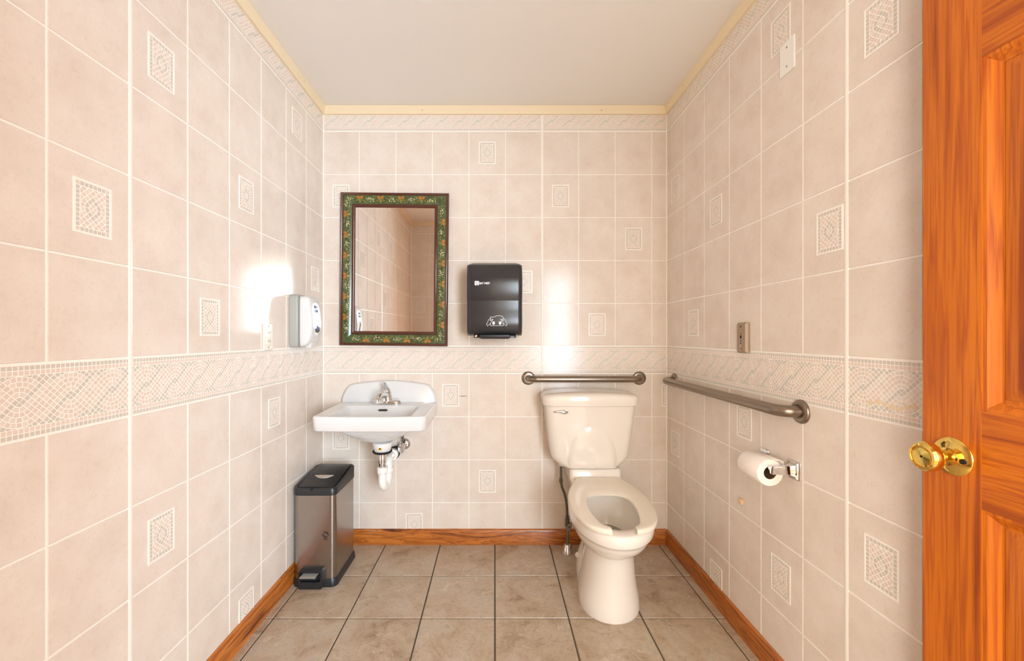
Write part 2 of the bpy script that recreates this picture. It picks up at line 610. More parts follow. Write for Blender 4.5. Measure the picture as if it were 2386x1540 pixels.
def wall(name, label, loc, rotz, s0, s1, panels, inserts, thick=0.1, hole=None):
    """panels: list of (start, end, [joint positions], wave phase). Local x runs along the wall, -y into the room."""
    mb = MB()
    if hole:
        h0, h1, hz = hole
        mb.box(s0, h0, 0, thick, -0.05, ZC + 0.05)
        mb.box(h1, s1, 0, thick, -0.05, ZC + 0.05)
        mb.box(h0, h1, 0, thick, hz, ZC + 0.05)
    else:
        mb.box(s0, s1, 0, thick, -0.05, ZC + 0.05)
    w = mb.obj(name, M_GROUT)
    w.location = loc
    w.rotation_euler = (0, 0, rotz)
    tag(w, label, kind='structure')
    for a, b, joints, phase in panels:
        xs = [a] + sorted(j for j in joints if a + 0.012 < j < b - 0.012) + [b]
        for ci in range(len(xs) - 1):
            l, r = xs[ci], xs[ci + 1]
            l2, r2 = l + G / 2, r - G / 2
            for ri in range(len(ZROWS) - 1):
                if ri == 5:
                    continue
                zt, zb = ZROWS[ri] - G / 2, max(ZROWS[ri + 1] + G / 2, 0.0)
                if hole and r2 > hole[0] + 0.002 and l2 < hole[1] - 0.002:
                    if zt <= hole[2]:
                        continue
                    zb = max(zb, hole[2])
                if zt - zb < 0.01:
                    continue
                t = child('tile', tile_mesh(r2 - l2, zt - zb), w, ((l2 + r2) / 2, 0, (zt + zb) / 2))
                for (fc, fr, cs) in inserts:
                    if fr == ri and l - 1e-4 <= fc <= r + 1e-4:
                        dx = cs - (l2 + r2) / 2
                        zc_ = (ZROWS[ri] + ZROWS[ri + 1]) / 2 - (zt + zb) / 2
                        mos, frm = insert_meshes(l2 - cs if cs - INS_HX < l2 else -1, r2 - cs if cs + INS_HX > r2 else 1)
                        child('insert_frame', frm, t, (dx, -TT, zc_))
                        m_ = child('mosaic', mos, t, (dx, -TT, zc_))
                        m_['kind'] = 'stuff'
        # woven mosaic borders, one at half height and one under the ceiling trim
        for zc_, half, rows in ((1.0228, 0.0525, ((-1, 2), (1, 2))), (2.349, 0.0315, ((-1, 2), (1, 1)))):
            a2, b2 = a + 0.003, b - 0.003
            if hole and zc_ < hole[2]:
                if a2 < hole[0]:
                    b2 = min(b2, hole[0])
                if b2 > hole[1]:
                    a2 = max(a2, hole[1])
            if b2 - a2 < 0.02:
                continue
            cells = wave_cells(a2, b2, half, phase)
            for sgn, nrow in rows:
                for k in range(nrow):
                    cells += square_row(a2, b2, sgn * (half + CW * (k + 0.5) + 0.0006), 2 if k == 1 else 3)
            lo_ = -half - 2 * CW - 0.0015
            hi_ = half + (2 if zc_ < 2 else 1) * CW + 0.0015
            base = MB().box(a2, b2, -0.0009, 0, lo_, hi_).mesh('border_strip', M_MOSBASE)
            bs = child('border_strip', base, w, (0, 0, zc_))
            mo = child('mosaic', cells_mesh('mosaic', cells, -0.0009, 0.0006), bs, (0, 0, 0))
            mo['kind'] = 'stuff'
    return w

TW = 0.2032
# back wall (local x = world X)
jb = [0.263 + TW * k for k in range(-6, 5)]
cb = [-0.955 + 0.1] + []
def colc(k):        # centre of back-wall column k (0 at the left corner)
    return 0.263 + TW * (k - 6) + TW / 2
ins_b = [(colc(k), r, colc(k)) for k, r in ((4, 0), (0, 1), (6, 1), (8, 2), (5, 3), (7, 4), (3, 6), (0, 7), (4, 8), (2, 9))]
ins_b.append((0.93, 6, colc(9)))
wb = wall('wall_back', 'back wall of pinkish beige tiles with mosaic borders, behind sink and toilet', (0, YB, 0), 0, XL - 0.1, XR + 0.1,
          [(XL, 0.263, jb, 0.263 + PP / 2), (0.263, XR, jb, 0.263 + PP / 2)], ins_b)
# left wall (local x = world Y)
jl = [2.105 - TW * k for k in range(0, 13)]
def coll(k):        # centre of left-wall column k counted from the far corner
    return 2.105 + TW / 2 - TW * k
ins_l = [(coll(k), r, coll(k)) for k, r in ((1, 0), (3, 2), (5, 1), (0, 3), (4, 4), (6, 3), (2, 6), (5, 7), (3, 9), (7, 1), (8, 8), (9, 2), (10, 4))]
SEAM_L = jl[5]
wl = wall('wall_left', 'left wall of pinkish beige tiles behind the soap dispenser and waste bin', (XL, 0, 0), math.radians(90), YF, YB,
          [(SEAM_L - 6 * TW, SEAM_L, jl, SEAM_L + PP / 2), (SEAM_L, YB, jl, SEAM_L + PP / 2)], ins_l)
# right wall (local x = -world Y)
SEAM_R = -1.131
jr1 = [-2.1026 + TW * k for k in range(0, 5)]
jr2 = [SEAM_R + TW * k for k in range(0, 7)]
def colr_(k):
    return -2.1026 - TW / 2 + TW * k
ins_r = [(max(colr_(k), -YB + 0.03), r, colr_(k)) for k, r in ((0, 1), (2, 2), (4, 0), (1, 4), (0, 7), (3, 6), (2, 9), (4, 8))]
ins_r.append((-1.20, 3, colr_(5)))
ins_r += [(SEAM_R + TW / 2, 1, SEAM_R + TW / 2), (SEAM_R + TW / 2, 7, SEAM_R + TW / 2)]
wr = wall('wall_right', 'right wall of pinkish beige tiles carrying the long grab bar and paper holder', (XR, 0, 0), math.radians(-90), -YB, -YF,
          [(-YB, SEAM_R, jr1, -2.1026 + PP / 2), (SEAM_R, -YF, jr2, SEAM_R + PP / 2)], ins_r)
# front wall with the doorway (local x = -world X)
jf = [0.745 - TW * k for k in range(0, 10)] + [0.745 + TW]
DOOR_X0, DOOR_X1 = -0.06, 0.925
wf = wall('wall_front', 'tiled wall behind the camera with the open doorway, seen in the mirror', (0, YF, 0), math.radians(180), -XR - 0.1, -XL + 0.1,
          [(-XR, 0.135, jf, 0.745 + PP / 2), (0.135, -XL, jf, 0.745 + PP / 2)], [(0.85, 3, 0.85)], hole=(-DOOR_X1, -DOOR_X0, 2.06))

def joint_strip(parent, s, w=0.0105, z1=2.39):
    mb = MB()
    prof = [(s - w / 2, 0.0), (s - w / 2, -0.0022), (s - w / 4, -0.0032), (s + w / 4, -0.0032), (s + w / 2, -0.0022), (s + w / 2, 0.0)]
    mb.loft([[(x, y, 0.05) for x, y in prof], [(x, y, z1) for x, y in prof]])
    o = child('joint_strip', mb.mesh('joint_strip', M_STRIP, 40), parent, (0, 0, 0))
    return o
joint_strip(wb, 0.263)
joint_strip(wl, SEAM_L, 0.0125)
joint_strip(wr, SEAM_R, 0.0125)
joint_strip(wf, 0.135)
# inside corner strips, square to both walls
for px, sx in ((XL, 1), (XR, -1)):
    mb = MB()
    mb.box(px, px + sx * 0.0075, YB - 0.0075, YB, 0.05, 2.392)
    o = mb.obj('corner_strip', M_STRIP, None, bevel=0.003)
    o.parent = wb
    o.matrix_parent_inverse = Matrix.Translation((0, YB, 0)).inverted()
for px, sx in ((XL, 1),):
    o = MB().box(px, px + sx * 0.0075, YF, YF + 0.0075, 0.05, 2.392).obj('corner_strip', M_STRIP, None, bevel=0.003)
    o.parent = wf
    o.matrix_parent_inverse = (Matrix.Translation((0, YF, 0)) @ Matrix.Rotation(math.pi, 4, 'Z')).inverted()

# small marks on the tiles
def on_wall(me_name, mb, m, parent):
    return child(me_name, mb.mesh(me_name, m), parent, (0, 0, 0))
mb = MB()
for k in range(9):
    x = (1059 - 1153) / 419 + k * 0.0075
    mb.box(x, x + 0.0078, -TT - 0.0004, -TT, 0.8195 + 0.0009 * math.sin(k * 1.9), 0.8225 + 0.0012 * math.sin(k * 2.7))
on_wall('scratch', mb, M_SCRATCH, wb)
mb = MB()
sr = random.Random(3)
for k in range(8):
    cx = -1.058 + 0.0185 * k
    cz = 0.988 + 0.004 * math.sin(k * 1.3) + sr.uniform(-0.002, 0.002)
    rx, rz = 0.0088, sr.uniform(0.004, 0.0075)
    pts = []
    for i in range(14):
        t = 2 * math.pi * i / 14
        q = sr.uniform(0.7, 1.0)
        pts.append((cx + rx * q * math.cos(t), -0.0018, cz + rz * q * math.sin(t)))
    mb.prism(pts, (0, 0.0004, 0))
on_wall('stain', mb, M_STAIN, wr)

# floor
fl = MB().box(XL - 0.1, XR + 0.1, YF - 0.1, YB + 0.1, -0.06, -0.003).obj('floor', M_FGROUT)
tag(fl, 'floor of mottled brown beige square tiles with dark joints', kind='structure')
FP, FG = 0.3026, 0.0052
_ft = {}
def ftile(w, d):
    key = (round(w, 3), round(d, 3))
    if key not in _ft:
        b = 0.0018
        vs_ = [(-w / 2, -d / 2, -0.003), (w / 2, -d / 2, -0.003), (w / 2, d / 2, -0.003), (-w / 2, d / 2, -0.003)]
        vs_ += [(-w / 2 + b, -d / 2 + b, 0), (w / 2 - b, -d / 2 + b, 0), (w / 2 - b, d / 2 - b, 0), (-w / 2 + b, d / 2 - b, 0)]
        _ft[key] = MB().add(vs_, [(4, 5, 6, 7), (0, 1, 5, 4), (1, 2, 6, 5), (2, 3, 7, 6), (3, 0, 4, 7)]).mesh('tile', M_FTILE, recalc=False)
    return _ft[key]
xl_ = [XL] + [FP * k for k in range(-3, 4)] + [XR]
yl_ = [YB] + [2.0066 - FP * k for k in range(0, 8) if 2.0066 - FP * k > YF + 0.02] + [YF]
for i in range(len(xl_) - 1):
    for j in range(len(yl_) - 1):
        x0, x1, y0, y1 = xl_[i] + FG / 2, xl_[i + 1] - FG / 2, yl_[j + 1] + FG / 2, yl_[j] - FG / 2
        if x1 - x0 > 0.005:
            child('tile', ftile(x1 - x0, y1 - y0), fl, ((x0 + x1) / 2, (y0 + y1) / 2, 0))

ce = MB().box(XL - 0.1, XR + 0.1, YF - 0.1, YB + 0.1, ZC, ZC + 0.08).obj('ceiling', M_CEIL)
tag(ce, 'plain off-white painted ceiling', kind='structure')

# ceiling trim and baseboards (mitred prisms following the walls)
def run(prof, a, b, m, name, label, nd):
    """prof: (n, z) points; a/b: (corner, signs) -> loft from corner a to corner b, mitred"""
    la = [(a[0] + a[2] * n, a[1] + a[3] * n, z) for n, z in prof]
    lb = [(b[0] + b[2] * n, b[1] + b[3] * n, z) for n, z in prof]
    o = MB().loft([la, lb]).obj(name, m, None, smooth=30)
    return tag(o, label, kind='structure')
TP = [(0.0, ZC - 0.0005), (0.020, ZC - 0.0005), (0.020, ZC - 0.004), (0.012, ZC - 0.044), (0.008, ZC - 0.046), (0.0, ZC - 0.046)]
BP = [(0.0015, 0.0), (0.015, 0.0), (0.015, 0.070), (0.011, 0.080), (0.005, 0.0845), (0.0015, 0.0845)]
cLB, cRB = (XL, YB, 1, -1), (XR, YB, -1, -1)
cLF, cRF = (XL, YF, 1, 1), (XR, YF, -1, 1)
t1 = run(TP, cLB, cRB, M_TRIM, 'trim_1', 'cream painted ceiling trim board along the back wall', None)
t2 = run(TP, cLF, cLB, M_TRIM, 'trim_2', 'cream painted ceiling trim board along the left wall', None)
t3 = run(TP, cRB, cRF, M_TRIM, 'trim_3', 'cream painted ceiling trim board along the right wall', None)
t4 = run(TP, cLF, cRF, M_TRIM, 'trim_4', 'cream painted ceiling trim board over the doorway wall', None)
run(BP, cLB, cRB, M_OAKX, 'baseboard_back', 'orange oak baseboard along the back wall', None)
run(BP, cLF, cLB, M_OAKY, 'baseboard_left', 'orange oak baseboard along the left wall', None)
run(BP, cRB, cRF, M_OAKY, 'baseboard_right', 'orange oak baseboard along the right wall', None)
run(BP, cLF, (DOOR_X0 - 0.06, YF, 0, 1), M_OAKX, 'baseboard_front', 'orange oak baseboard beside the doorway', None)
def nail(x, y, z, ax, parent):
    MB().lathe([(0.0022, -0.001), (0.0022, 0.0006), (0.0012, 0.001)], (x, y, z), ax, 8).obj('nail_head', M_DARK, parent)
for px in (984, 1401):
    nail((px - 1153) / 970 * (YB - 0.016), YB - 0.0163, CAM_H + (782 - 256.5) / 970 * (YB - 0.016), (0, -1, 0.2), t1)
nail(XR - 0.0165, 2.08, ZC - 0.02, (-1, 0, 0.2), t3)
nail(XL + 0.0165, 2.05, ZC - 0.02, (1, 0, 0.2), t2)

# doorway casing and the hall behind it with its window
hz = 2.06
dc = MB()
dc.box(DOOR_X0, DOOR_X0 + 0.018, YF - 0.1, YF + 0.001, 0, hz)
dc.box(DOOR_X1 - 0.018, DOOR_X1, YF - 0.1, YF + 0.001, 0, hz)
dc.box(DOOR_X0, DOOR_X1, YF - 0.1, YF + 0.001, hz - 0.018, hz)
o = dc.obj('trim_5', M_FIRZ)
tag(o, 'wooden door lining of the open doorway', kind='structure')
HX0, HX1, HY0, HY1 = -1.3, 2.7, WIN['y'], YF - 0.1
tag(MB().box(HX0, HX1, HY0 - 0.1, HY1, -0.06, -0.001).obj('floor_hall', M_HALLF), 'plain brown floor of the hall outside', kind='structure')
tag(MB().box(HX0, HX1, HY0 - 0.1, HY1, ZC, ZC + 0.08).obj('ceiling_hall', M_HALL), 'pale ceiling of the hall outside', kind='structure')
mb = MB()
for x0, x1 in ((HX0, FILL_WIN['x0']), (FILL_WIN['x1'], WIN['x0']), (WIN['x1'], HX1)):
    mb.box(x0, x1, HY0 - 0.1, HY0, 0, ZC)
for w_ in (WIN, FILL_WIN):
    mb.box(w_['x0'], w_['x1'], HY0 - 0.1, HY0, 0, w_['z0'])
    mb.box(w_['x0'], w_['x1'], HY0 - 0.1, HY0, w_['z1'], ZC)
tag(mb.obj('wall_hall', M_HALL), 'pale hall wall with a wide window opening', kind='structure')
tag(MB().box(HX0 - 0.1, HX0, HY0 - 0.1, HY1, 0, ZC).obj('wall_hall_left', M_HALL), 'pale end wall of the hall', kind='structure')
tag(MB().box(HX1, HX1 + 0.1, HY0 - 0.1, HY1, 0, ZC).obj('wall_hall_right', M_HALL), 'pale far end wall of the hall', kind='structure')
tag(MB().box(XR + 0.1, HX1, HY1, HY1 + 0.05, 0, ZC).obj('wall_hall_near', M_HALL), 'pale hall wall beside the doorway', kind='structure')
fw = 0.05
for nm, w_, lb in (('window_1', WIN, 'pale frame of the hall window right of the doorway'), ('fill_window', FILL_WIN, 'pale frame round the added fill light left of the doorway')):  # the left frame only dresses the added fill light
    wn = MB()
    wn.box(w_['x0'], w_['x0'] + fw, HY0 - 0.02, HY0 + 0.03, w_['z0'], w_['z1'])
    wn.box(w_['x1'] - fw, w_['x1'], HY0 - 0.02, HY0 + 0.03, w_['z0'], w_['z1'])
    wn.box(w_['x0'] + fw, w_['x1'] - fw, HY0 - 0.02, HY0 + 0.03, w_['z0'], w_['z0'] + fw)
    wn.box(w_['x0'] + fw, w_['x1'] - fw, HY0 - 0.02, HY0 + 0.03, w_['z1'] - fw, w_['z1'])
    tag(wn.obj(nm, M_TRIM), lb, kind='structure')

# ------------------------------------------------------------------ open door
XD, DT = 0.88, 0.035
DY1 = XD / 1.0278                 # free edge
DY0 = YF + 0.006                  # hinge edge
dr = thing('door_1', (XD, DY0, 0.01), 'orange varnished six-panel wooden door standing open with a brass knob', kind='structure')
SW = 0.104
DZ0, DZ1 = 0.012, 2.04
ymid = (DY0 + DY1) / 2
zr = [(DZ0, 0.24), (0.843, 1.020), (1.660, 1.765), (DZ1 - 0.11, DZ1)]
MB().box(XD, XD + DT, DY1 - SW, DY1, DZ0, DZ1).obj('stile', M_FIRZ, dr)
MB().box(XD, XD + DT, DY0, DY0 + SW, DZ0, DZ1).obj('stile', M_FIRZ, dr)
for z0, z1 in zr:
    MB().box(XD, XD + DT, DY0 + SW, DY1 - SW, z0, z1).obj('rail', M_FIRY, dr)
for k in range(3):
    z0, z1 = zr[k][1], zr[k + 1][0]
    MB().box(XD, XD + DT, ymid - 0.05, ymid + 0.05, z0, z1).obj('mullion', M_FIRZ, dr)
    for y0, y1 in ((DY0 + SW, ymid - 0.05), (ymid + 0.05, DY1 - SW)):
        def ring(i, x):
            return [(x, y0 + i, z0 + i), (x, y1 - i, z0 + i), (x, y1 - i, z1 - i), (x, y0 + i, z1 - i)]
        # moulded edge, recess, then the sloping raised field
        MB().loft([ring(-0.0005, XD + 0.0012), ring(0.006, XD + 0.0022), ring(0.012, XD + 0.007), ring(0.020, XD + 0.0125), ring(0.024, XD + 0.0125)],
                  False, False).obj('panel_moulding', M_FIRZ, dr, smooth=25)
        MB().loft([ring(0.0, XD + DT - 0.006), ring(0.0, XD + 0.014), ring(0.022, XD + 0.014), ring(0.030, XD + 0.012), ring(0.055, XD + 0.004), ring(0.060, XD + 0.003)],
                  True, True).obj('panel', M_FIRZ, dr, smooth=25)
ky, kz = 0.800, 0.925
kn = MB().lathe([(0.0365, 0.0), (0.0365, 0.002), (0.033, 0.006), (0.024, 0.0085), (0.0175, 0.0105), (0.0165, 0.014), (0.0125, 0.0145)], (XD, ky, kz), (-1, 0, 0), 48).obj('door_rose', M_BRASS, dr, smooth=35)
tag(kn, 'round polished brass rose plate')
kb = MB().lathe([(0.0115, 0.010), (0.0115, 0.022), (0.014, 0.027), (0.0215, 0.034), (0.0265, 0.042), (0.0282, 0.050), (0.0278, 0.056), (0.0245, 0.0605), (0.0205, 0.0615),
                 (0.0195, 0.0585), (0.0165, 0.0575), (0.0155, 0.0595), (0.004, 0.0605), (0.0001, 0.0605)], (XD, ky, kz), (-1, 0, 0), 48).obj('door_knob', M_BRASS, dr, smooth=35)
tag(kb, 'polished brass round knob')
MB().lathe([(0.0022, 0.060), (0.0022, 0.0612)], (XD, ky, kz), (-1, 0, 0), 12).obj('key_hole', M_DARK, dr)
MB().lathe([(0.005, 0.006), (0.005, 0.0105)], (XD, ky - 0.025, kz - 0.003), (-1, 0, 0), 16).obj('screw_hole', M_DARK, dr)

# ------------------------------------------------------------------ framed mirror
MC = Vector((-0.5548, YB - 0.0015, 1.522))
MW, MH = 0.596 / 2, 0.842 / 2
mr = thing('wall_mirror', (MC.x, MC.y, MC.z - MH), 'tall mirror in a green fruit-painted frame with dark brown mouldings', 'mirror')
ROT = Matrix.Translation(MC) @ Matrix.Rotation(math.radians(0.6), 4, 'Y') @ Matrix.Rotation(math.radians(0.35), 4, 'X')
def sweep_frame(prof):
    """prof: (inset from the outer edge, height off the wall)"""
    loops = []
    for sx, sz in ((-1, -1), (1, -1), (1, 1), (-1, 1), (-1, -1)):
        loops.append([ROT @ Vector((sx * (MW - i), -h - 0.004, sz * (MH - i))) for i, h in prof])
    mb = MB()
    return mb.loft(loops[:5], False, False)
sweep_frame([(0.0, 0.0), (0.0, 0.018), (0.003, 0.023), (0.008, 0.025), (0.013, 0.022), (0.0145, 0.018), (0.0145, 0.0)]).obj('outer_moulding', M_BROWN, mr, smooth=50)
def band_h(i):
    q = (i - 0.0145) / 0.048
    return 0.0185 - 0.008 * q + 0.005 * math.sin(math.pi * q)
band_prof = [(0.0145 + 0.048 * k / 8, band_h(0.0145 + 0.048 * k / 8)) for k in range(9)]
sweep_frame([(0.0145, 0.001)] + band_prof + [(0.0625, 0.001)]).obj('painted_band', M_GREEN, mr, smooth=50)
sweep_frame([(0.0625, 0.0), (0.0625, 0.013), (0.066, 0.0165), (0.072, 0.016), (0.078, 0.011), (0.080, 0.007), (0.080, 0.0)]).obj('inner_moulding', M_BROWN, mr, smooth=50)
gi = 0.079
g = MB()
g.add([ROT @ Vector((sx * (MW - gi), -0.011, sz * (MH - gi))) for sx, sz in ((-1, -1), (1, -1), (1, 1), (-1, 1))], [(0, 1, 2, 3)])
g.obj('mirror_glass', M_MIRROR, mr)
g = MB()
g.add([ROT @ Vector((sx * (MW - 0.01), -0.002, sz * (MH - 0.01))) for sx, sz in ((-1, -1), (1, -1), (1, 1), (-1, 1))], [(0, 1, 2, 3)])
g.obj('backing_board', M_BROWN, mr)
# painted berries and leaves on the band
def band_pt(side, u, i):
    """side 0 bottom,1 right,2 top,3 left; u along from the side's middle; i inset from outer edge"""
    h = -band_h(i) - 0.0047
    if side == 0:
        return ROT @ Vector((u, h, -(MH - i)))
    if side == 2:
        return ROT @ Vector((u, h, MH - i))
    if side == 1:
        return ROT @ Vector((MW - i, h, u))
    return ROT @ Vector((-(MW - i), h, u))
ber, lf, ol = MB(), MB(), MB()
pr = random.Random(5)
for side in range(4):
    L = (MW if side in (0, 2) else MH)
    n = 5 if side in (0, 2) else 7
    per = 0.113
    for k in range(-n, n + 1):
        u0 = k * per + (0.02 if side in (0, 3) else -0.02)
        lim = lambda u, i: abs(u) < L - i - 0.002
        for q in range(26):
            u = u0 + pr.gauss(0, 0.0135)
            i = min(max(0.0385 + pr.gauss(0, 0.0075), 0.020), 0.057)
            if lim(u, i):
                r = pr.uniform(0.0014, 0.0026)
                ber.add([band_pt(side, u + r * math.cos(a), i + r * math.sin(a)) for a in [math.pi * t / 3 for t in range(6)]], [(0, 1, 2, 3, 4, 5)])
        uc = u0 + per / 2
        if lim(uc + 0.015, 0.03) and lim(uc - 0.015, 0.03):
            def blade(mb, cu, ci, du, di, w):
                ln = math.hypot(du, di)
                nu, ni = -di / ln * w, du / ln * w
                pts = [(cu, ci), (cu + du * 0.35 + nu, ci + di * 0.35 + ni), (cu + du * 0.75 + nu * 0.8, ci + di * 0.75 + ni * 0.8), (cu + du, ci + di),
                       (cu + du * 0.75 - nu * 0.8, ci + di * 0.75 - ni * 0.8), (cu + du * 0.35 - nu, ci + di * 0.35 - ni)]
                pts = [(a, min(max(b, 0.016), 0.061)) for a, b in pts]
                mb.add([band_pt(side, a, b) for a, b in pts], [(0, 1, 2, 3, 4, 5)])
            blade(lf, uc, 0.034, -0.019, -0.013, 0.0085)
            blade(lf, uc, 0.034, 0.017, -0.014, 0.0080)
            blade(ol, uc - 0.002, 0.034, 0.001, 0.023, 0.0065)
            blade(ol, uc + 0.004, 0.036, 0.022, 0.012, 0.0024)
            blade(ol, uc - 0.004, 0.036, -0.022, 0.012, 0.0024)
            blade(ol, uc - 0.018, 0.025, -0.022, -0.004, 0.0014)
            blade(ol, uc + 0.018, 0.055, 0.022, -0.004, 0.0014)
for nm, mb, m in (('berries', ber, M_BERRY), ('leaves', lf, M_LEAF), ('stems', ol, M_LEAF2)):
    o = mb.obj(nm, m, mr)
    o['kind'] = 'stuff'

# ------------------------------------------------------------------ paper towel dispenser
td = thing('towel_dispenser', (0.0, YB, 1.157), 'smoke black wall paper towel dispenser between mirror and toilet', 'towel dispenser')
DEP = [(1.157, 0.150), (1.160, 0.172), (1.168, 0.188), (1.180, 0.197), (1.20, 0.204), (1.225, 0.208), (1.25, 0.207), (1.28, 0.203), (1.305, 0.2015), (1.3349, 0.203), (1.335, 0.205),
       (1.36, 0.212), (1.39, 0.217), (1.42, 0.219), (1.45, 0.217), (1.475, 0.212), (1.50, 0.203), (1.518, 0.192), (1.530, 0.178), (1.538, 0.160), (1.543, 0.130), (1.545, 0.10)]
def dep(z):
    for (a, da), (b, db) in zip(DEP, DEP[1:]):
        if a <= z <= b:
            return da + (db - da) * (z - a) / (b - a)
    return DEP[-1][1]
loops = []
for z, d in DEP:
    hw = 0.1415
    if z > 1.53:
        hw -= (z - 1.53) * 0.9
    zb = lambda x, y, z=z: z - (0.010 * (x / 0.14) ** 2 if z > 1.52 else 0)
    loops.append(rrect(-hw - 0.001, hw - 0.001, YB - d, YB - 0.002, 0.024, zb, 5))
MB().loft(loops).obj('cover', M_SMOKE, td, smooth=50)
mb = MB()
mb.loft([rrect(-0.108, 0.108, YB - 0.185, YB - 0.10, 0.01, 1.157), rrect(-0.108, 0.108, YB - 0.185, YB - 0.10, 0.01, 1.146)])
mb.obj('paper_slot', M_BLACK, td, smooth=40)
MB().loft([rrect(-0.080, 0.079, YB - 0.207, YB - 0.17, 0.008, 1.160), rrect(-0.080, 0.079, YB - 0.207, YB - 0.17, 0.008, 1.146), rrect(-0.070, 0.069, YB - 0.204, YB - 0.172, 0.008, 1.141)]).obj('feed_lever', M_BLACK, td, smooth=40)
MB().loft([rrect(-0.100, -0.088, YB - 0.19, YB - 0.185, 0.002, 1.160), rrect(-0.103, -0.094, YB - 0.19, YB - 0.185, 0.002, 1.150)]).obj('paper_tab', M_BEIGE, td)
def td_mtx(px, py):
    """frame on the cover front: origin at photo pixel px, py of the front face"""
    z = 1.35
    for _ in range(6):
        y = YB - dep(z)
        z = CAM_H + (782 - py) / 970 * y
    y = YB - dep(z) - 0.0008
    sl = math.atan2(dep(z + 0.005) - dep(z - 0.005), 0.01)
    return Matrix.Translation(((px - 1153) / 970 * y, y, z)) @ Matrix.Rotation(math.radians(90) + sl, 4, 'X')
t = text_obj('lettering', 'BAY WEST', 0.0150, td_mtx(1117, 662.3), M_PRINT, td, embolden=0.00028, width=0.78)
tag(t, 'white printed maker name')
mb = MB()
mt = td_mtx(1111, 659.8)
def flat(mb, mtx, pts, mi=0, h=0.0005):
    mb.prism([mtx @ Vector((x, y, 0)) for x, y in pts], (mtx.to_3x3() @ Vector((0, 0, h))), mi)
e = 0.00215
rr = [(x, y) for x, y, _ in rrect(-5 * e, 5 * e, -5 * e, 5 * e, 1.2 * e, 0, 4)]
flat(mb, mt, rr)
mb.obj('logo', M_PRINT, td)
mb = MB()
for pts in ([(-2.3, -3), (-1.2, -3), (-1.2, 3.6), (-2.3, 3.6)], [(0.2, 0.6), (2.0, 2.2), (2.8, 1.2), (1.2, 0.0)], [(-0.6, -5), (0.8, -5), (2.6, -3.2), (2.4, -1.6), (0.6, -3.0)]):
    flat(mb, mt @ Matrix.Translation((0, 0, 0.0003)), [(x * e, y * e) for x, y in pts])
mb.obj('logo_mark', M_BLACK, td)
mb = MB()
# pictogram of hands pulling a towel, drawn with flat white strokes; coordinates in photo pixels
py0 = 746.0
pm = td_mtx(1158, py0)
sc = (YB - dep(1.22)) / 970
def pic(x, y):                     # from the zoomed drawing (1848x1540 for 60x50 px at 1130,720)
    return ((1130 + x / 30.8 - 1158) * sc, -(720 + y / 30.8 - py0) * sc)
def stroke(mb, pts, w=0.0016, close=False):
    pts = [pic(*p) for p in pts]
    if close:
        pts = pts + [pts[0]]
    for (ax, ay), (bx, by) in zip(pts, pts[1:]):
        l = math.hypot(bx - ax, by - ay) or 1e-6
        nx, ny = -(by - ay) / l * w / 2, (bx - ax) / l * w / 2
        ex, ey = (bx - ax) / l * w * 0.35, (by - ay) / l * w * 0.35
        flat(mb, pm, [(ax - ex + nx, ay - ey + ny), (bx + ex + nx, by + ey + ny), (bx + ex - nx, by + ey - ny), (ax - ex - nx, ay - ey - ny)])
lefthand = [(370, 670), (240, 790), (190, 980), (110, 1070), (175, 1215), (400, 1030), (460, 900), (580, 750), (540, 710), (440, 810), (350, 830)]
stroke(mb, lefthand)
stroke(mb, [(1706 - x, y) for x, y in lefthand])
stroke(mb, [(400, 790), (400, 560), (600, 580), (800, 500), (960, 470), (1130, 480), (1290, 560), (1300, 790)])
stroke(mb, [(400, 1050), (400, 1195), (1305, 1195), (1305, 1050)])
for cx in (620, 1088):
    flat(mb, pm, [pic(cx - 85, 900), pic(cx + 85, 900), pic(cx + 85, 1060), pic(cx + 115, 1065), pic(cx, 1140), pic(cx - 115, 1065), pic(cx - 85, 1060)])
tag(mb.obj('pictogram', M_PRINT, td), 'white line drawing of two hands pulling a towel')

# ------------------------------------------------------------------ soap dispenser on the left wall
sd = thing('soap_dispenser', (XL, 1.99, 1.10), 'white and grey soap dispenser on the left wall beside the mirror', 'soap dispenser')
def side_loft(levels, y0, y1, r):
    """levels: (z, depth0, depth1)"""
    return [[(XL + x, y, z) for x, y, _ in rrect(d0, d1, y0 + i, y1 - i, r, 0, 5)] for z, d0, d1, i in levels]
SY0, SY1 = 1.924, 2.052
MB().loft(side_loft([(1.103, 0.002, 0.034, 0.012), (1.108, 0.002, 0.040, 0.006), (1.122, 0.002, 0.043, 0), (1.325, 0.002, 0.043, 0), (1.341, 0.002, 0.041, 0.004), (1.349, 0.002, 0.034, 0.016)], SY0, SY1, 0.006)).obj('back_plate', M_GREYP, sd, smooth=45)
MB().loft(side_loft([(1.106, 0.044, 0.060, 0.02), (1.109, 0.044, 0.076, 0.010), (1.125, 0.044, 0.091, 0.004), (1.15, 0.044, 0.100, 0.003), (1.18, 0.044, 0.106, 0.003), (1.22, 0.044, 0.108, 0.003), (1.28, 0.044, 0.102, 0.003),
                     (1.325, 0.044, 0.095, 0.004), (1.338, 0.044, 0.086, 0.010), (1.343, 0.044, 0.070, 0.02)], SY0, SY1, 0.016)).obj('cover', M_WHITEP, sd, smooth=50)
MB().loft([rrect(XL + 0.060, XL + 0.094, 1.955, 2.020, 0.010, 1.125), rrect(XL + 0.060, XL + 0.086, 1.962, 2.013, 0.010, 1.100)]).obj('nozzle', M_WHITEP, sd, smooth=40)
def sface(z):
    zs = [(1.106, 0.060), (1.125, 0.091), (1.15, 0.100), (1.18, 0.106), (1.22, 0.108), (1.28, 0.102), (1.325, 0.095), (1.338, 0.086)]
    for (a, da), (b, db) in zip(zs, zs[1:]):
        if a <= z <= b:
            return da + (db - da) * (z - a) / (b - a)
    return 0.09
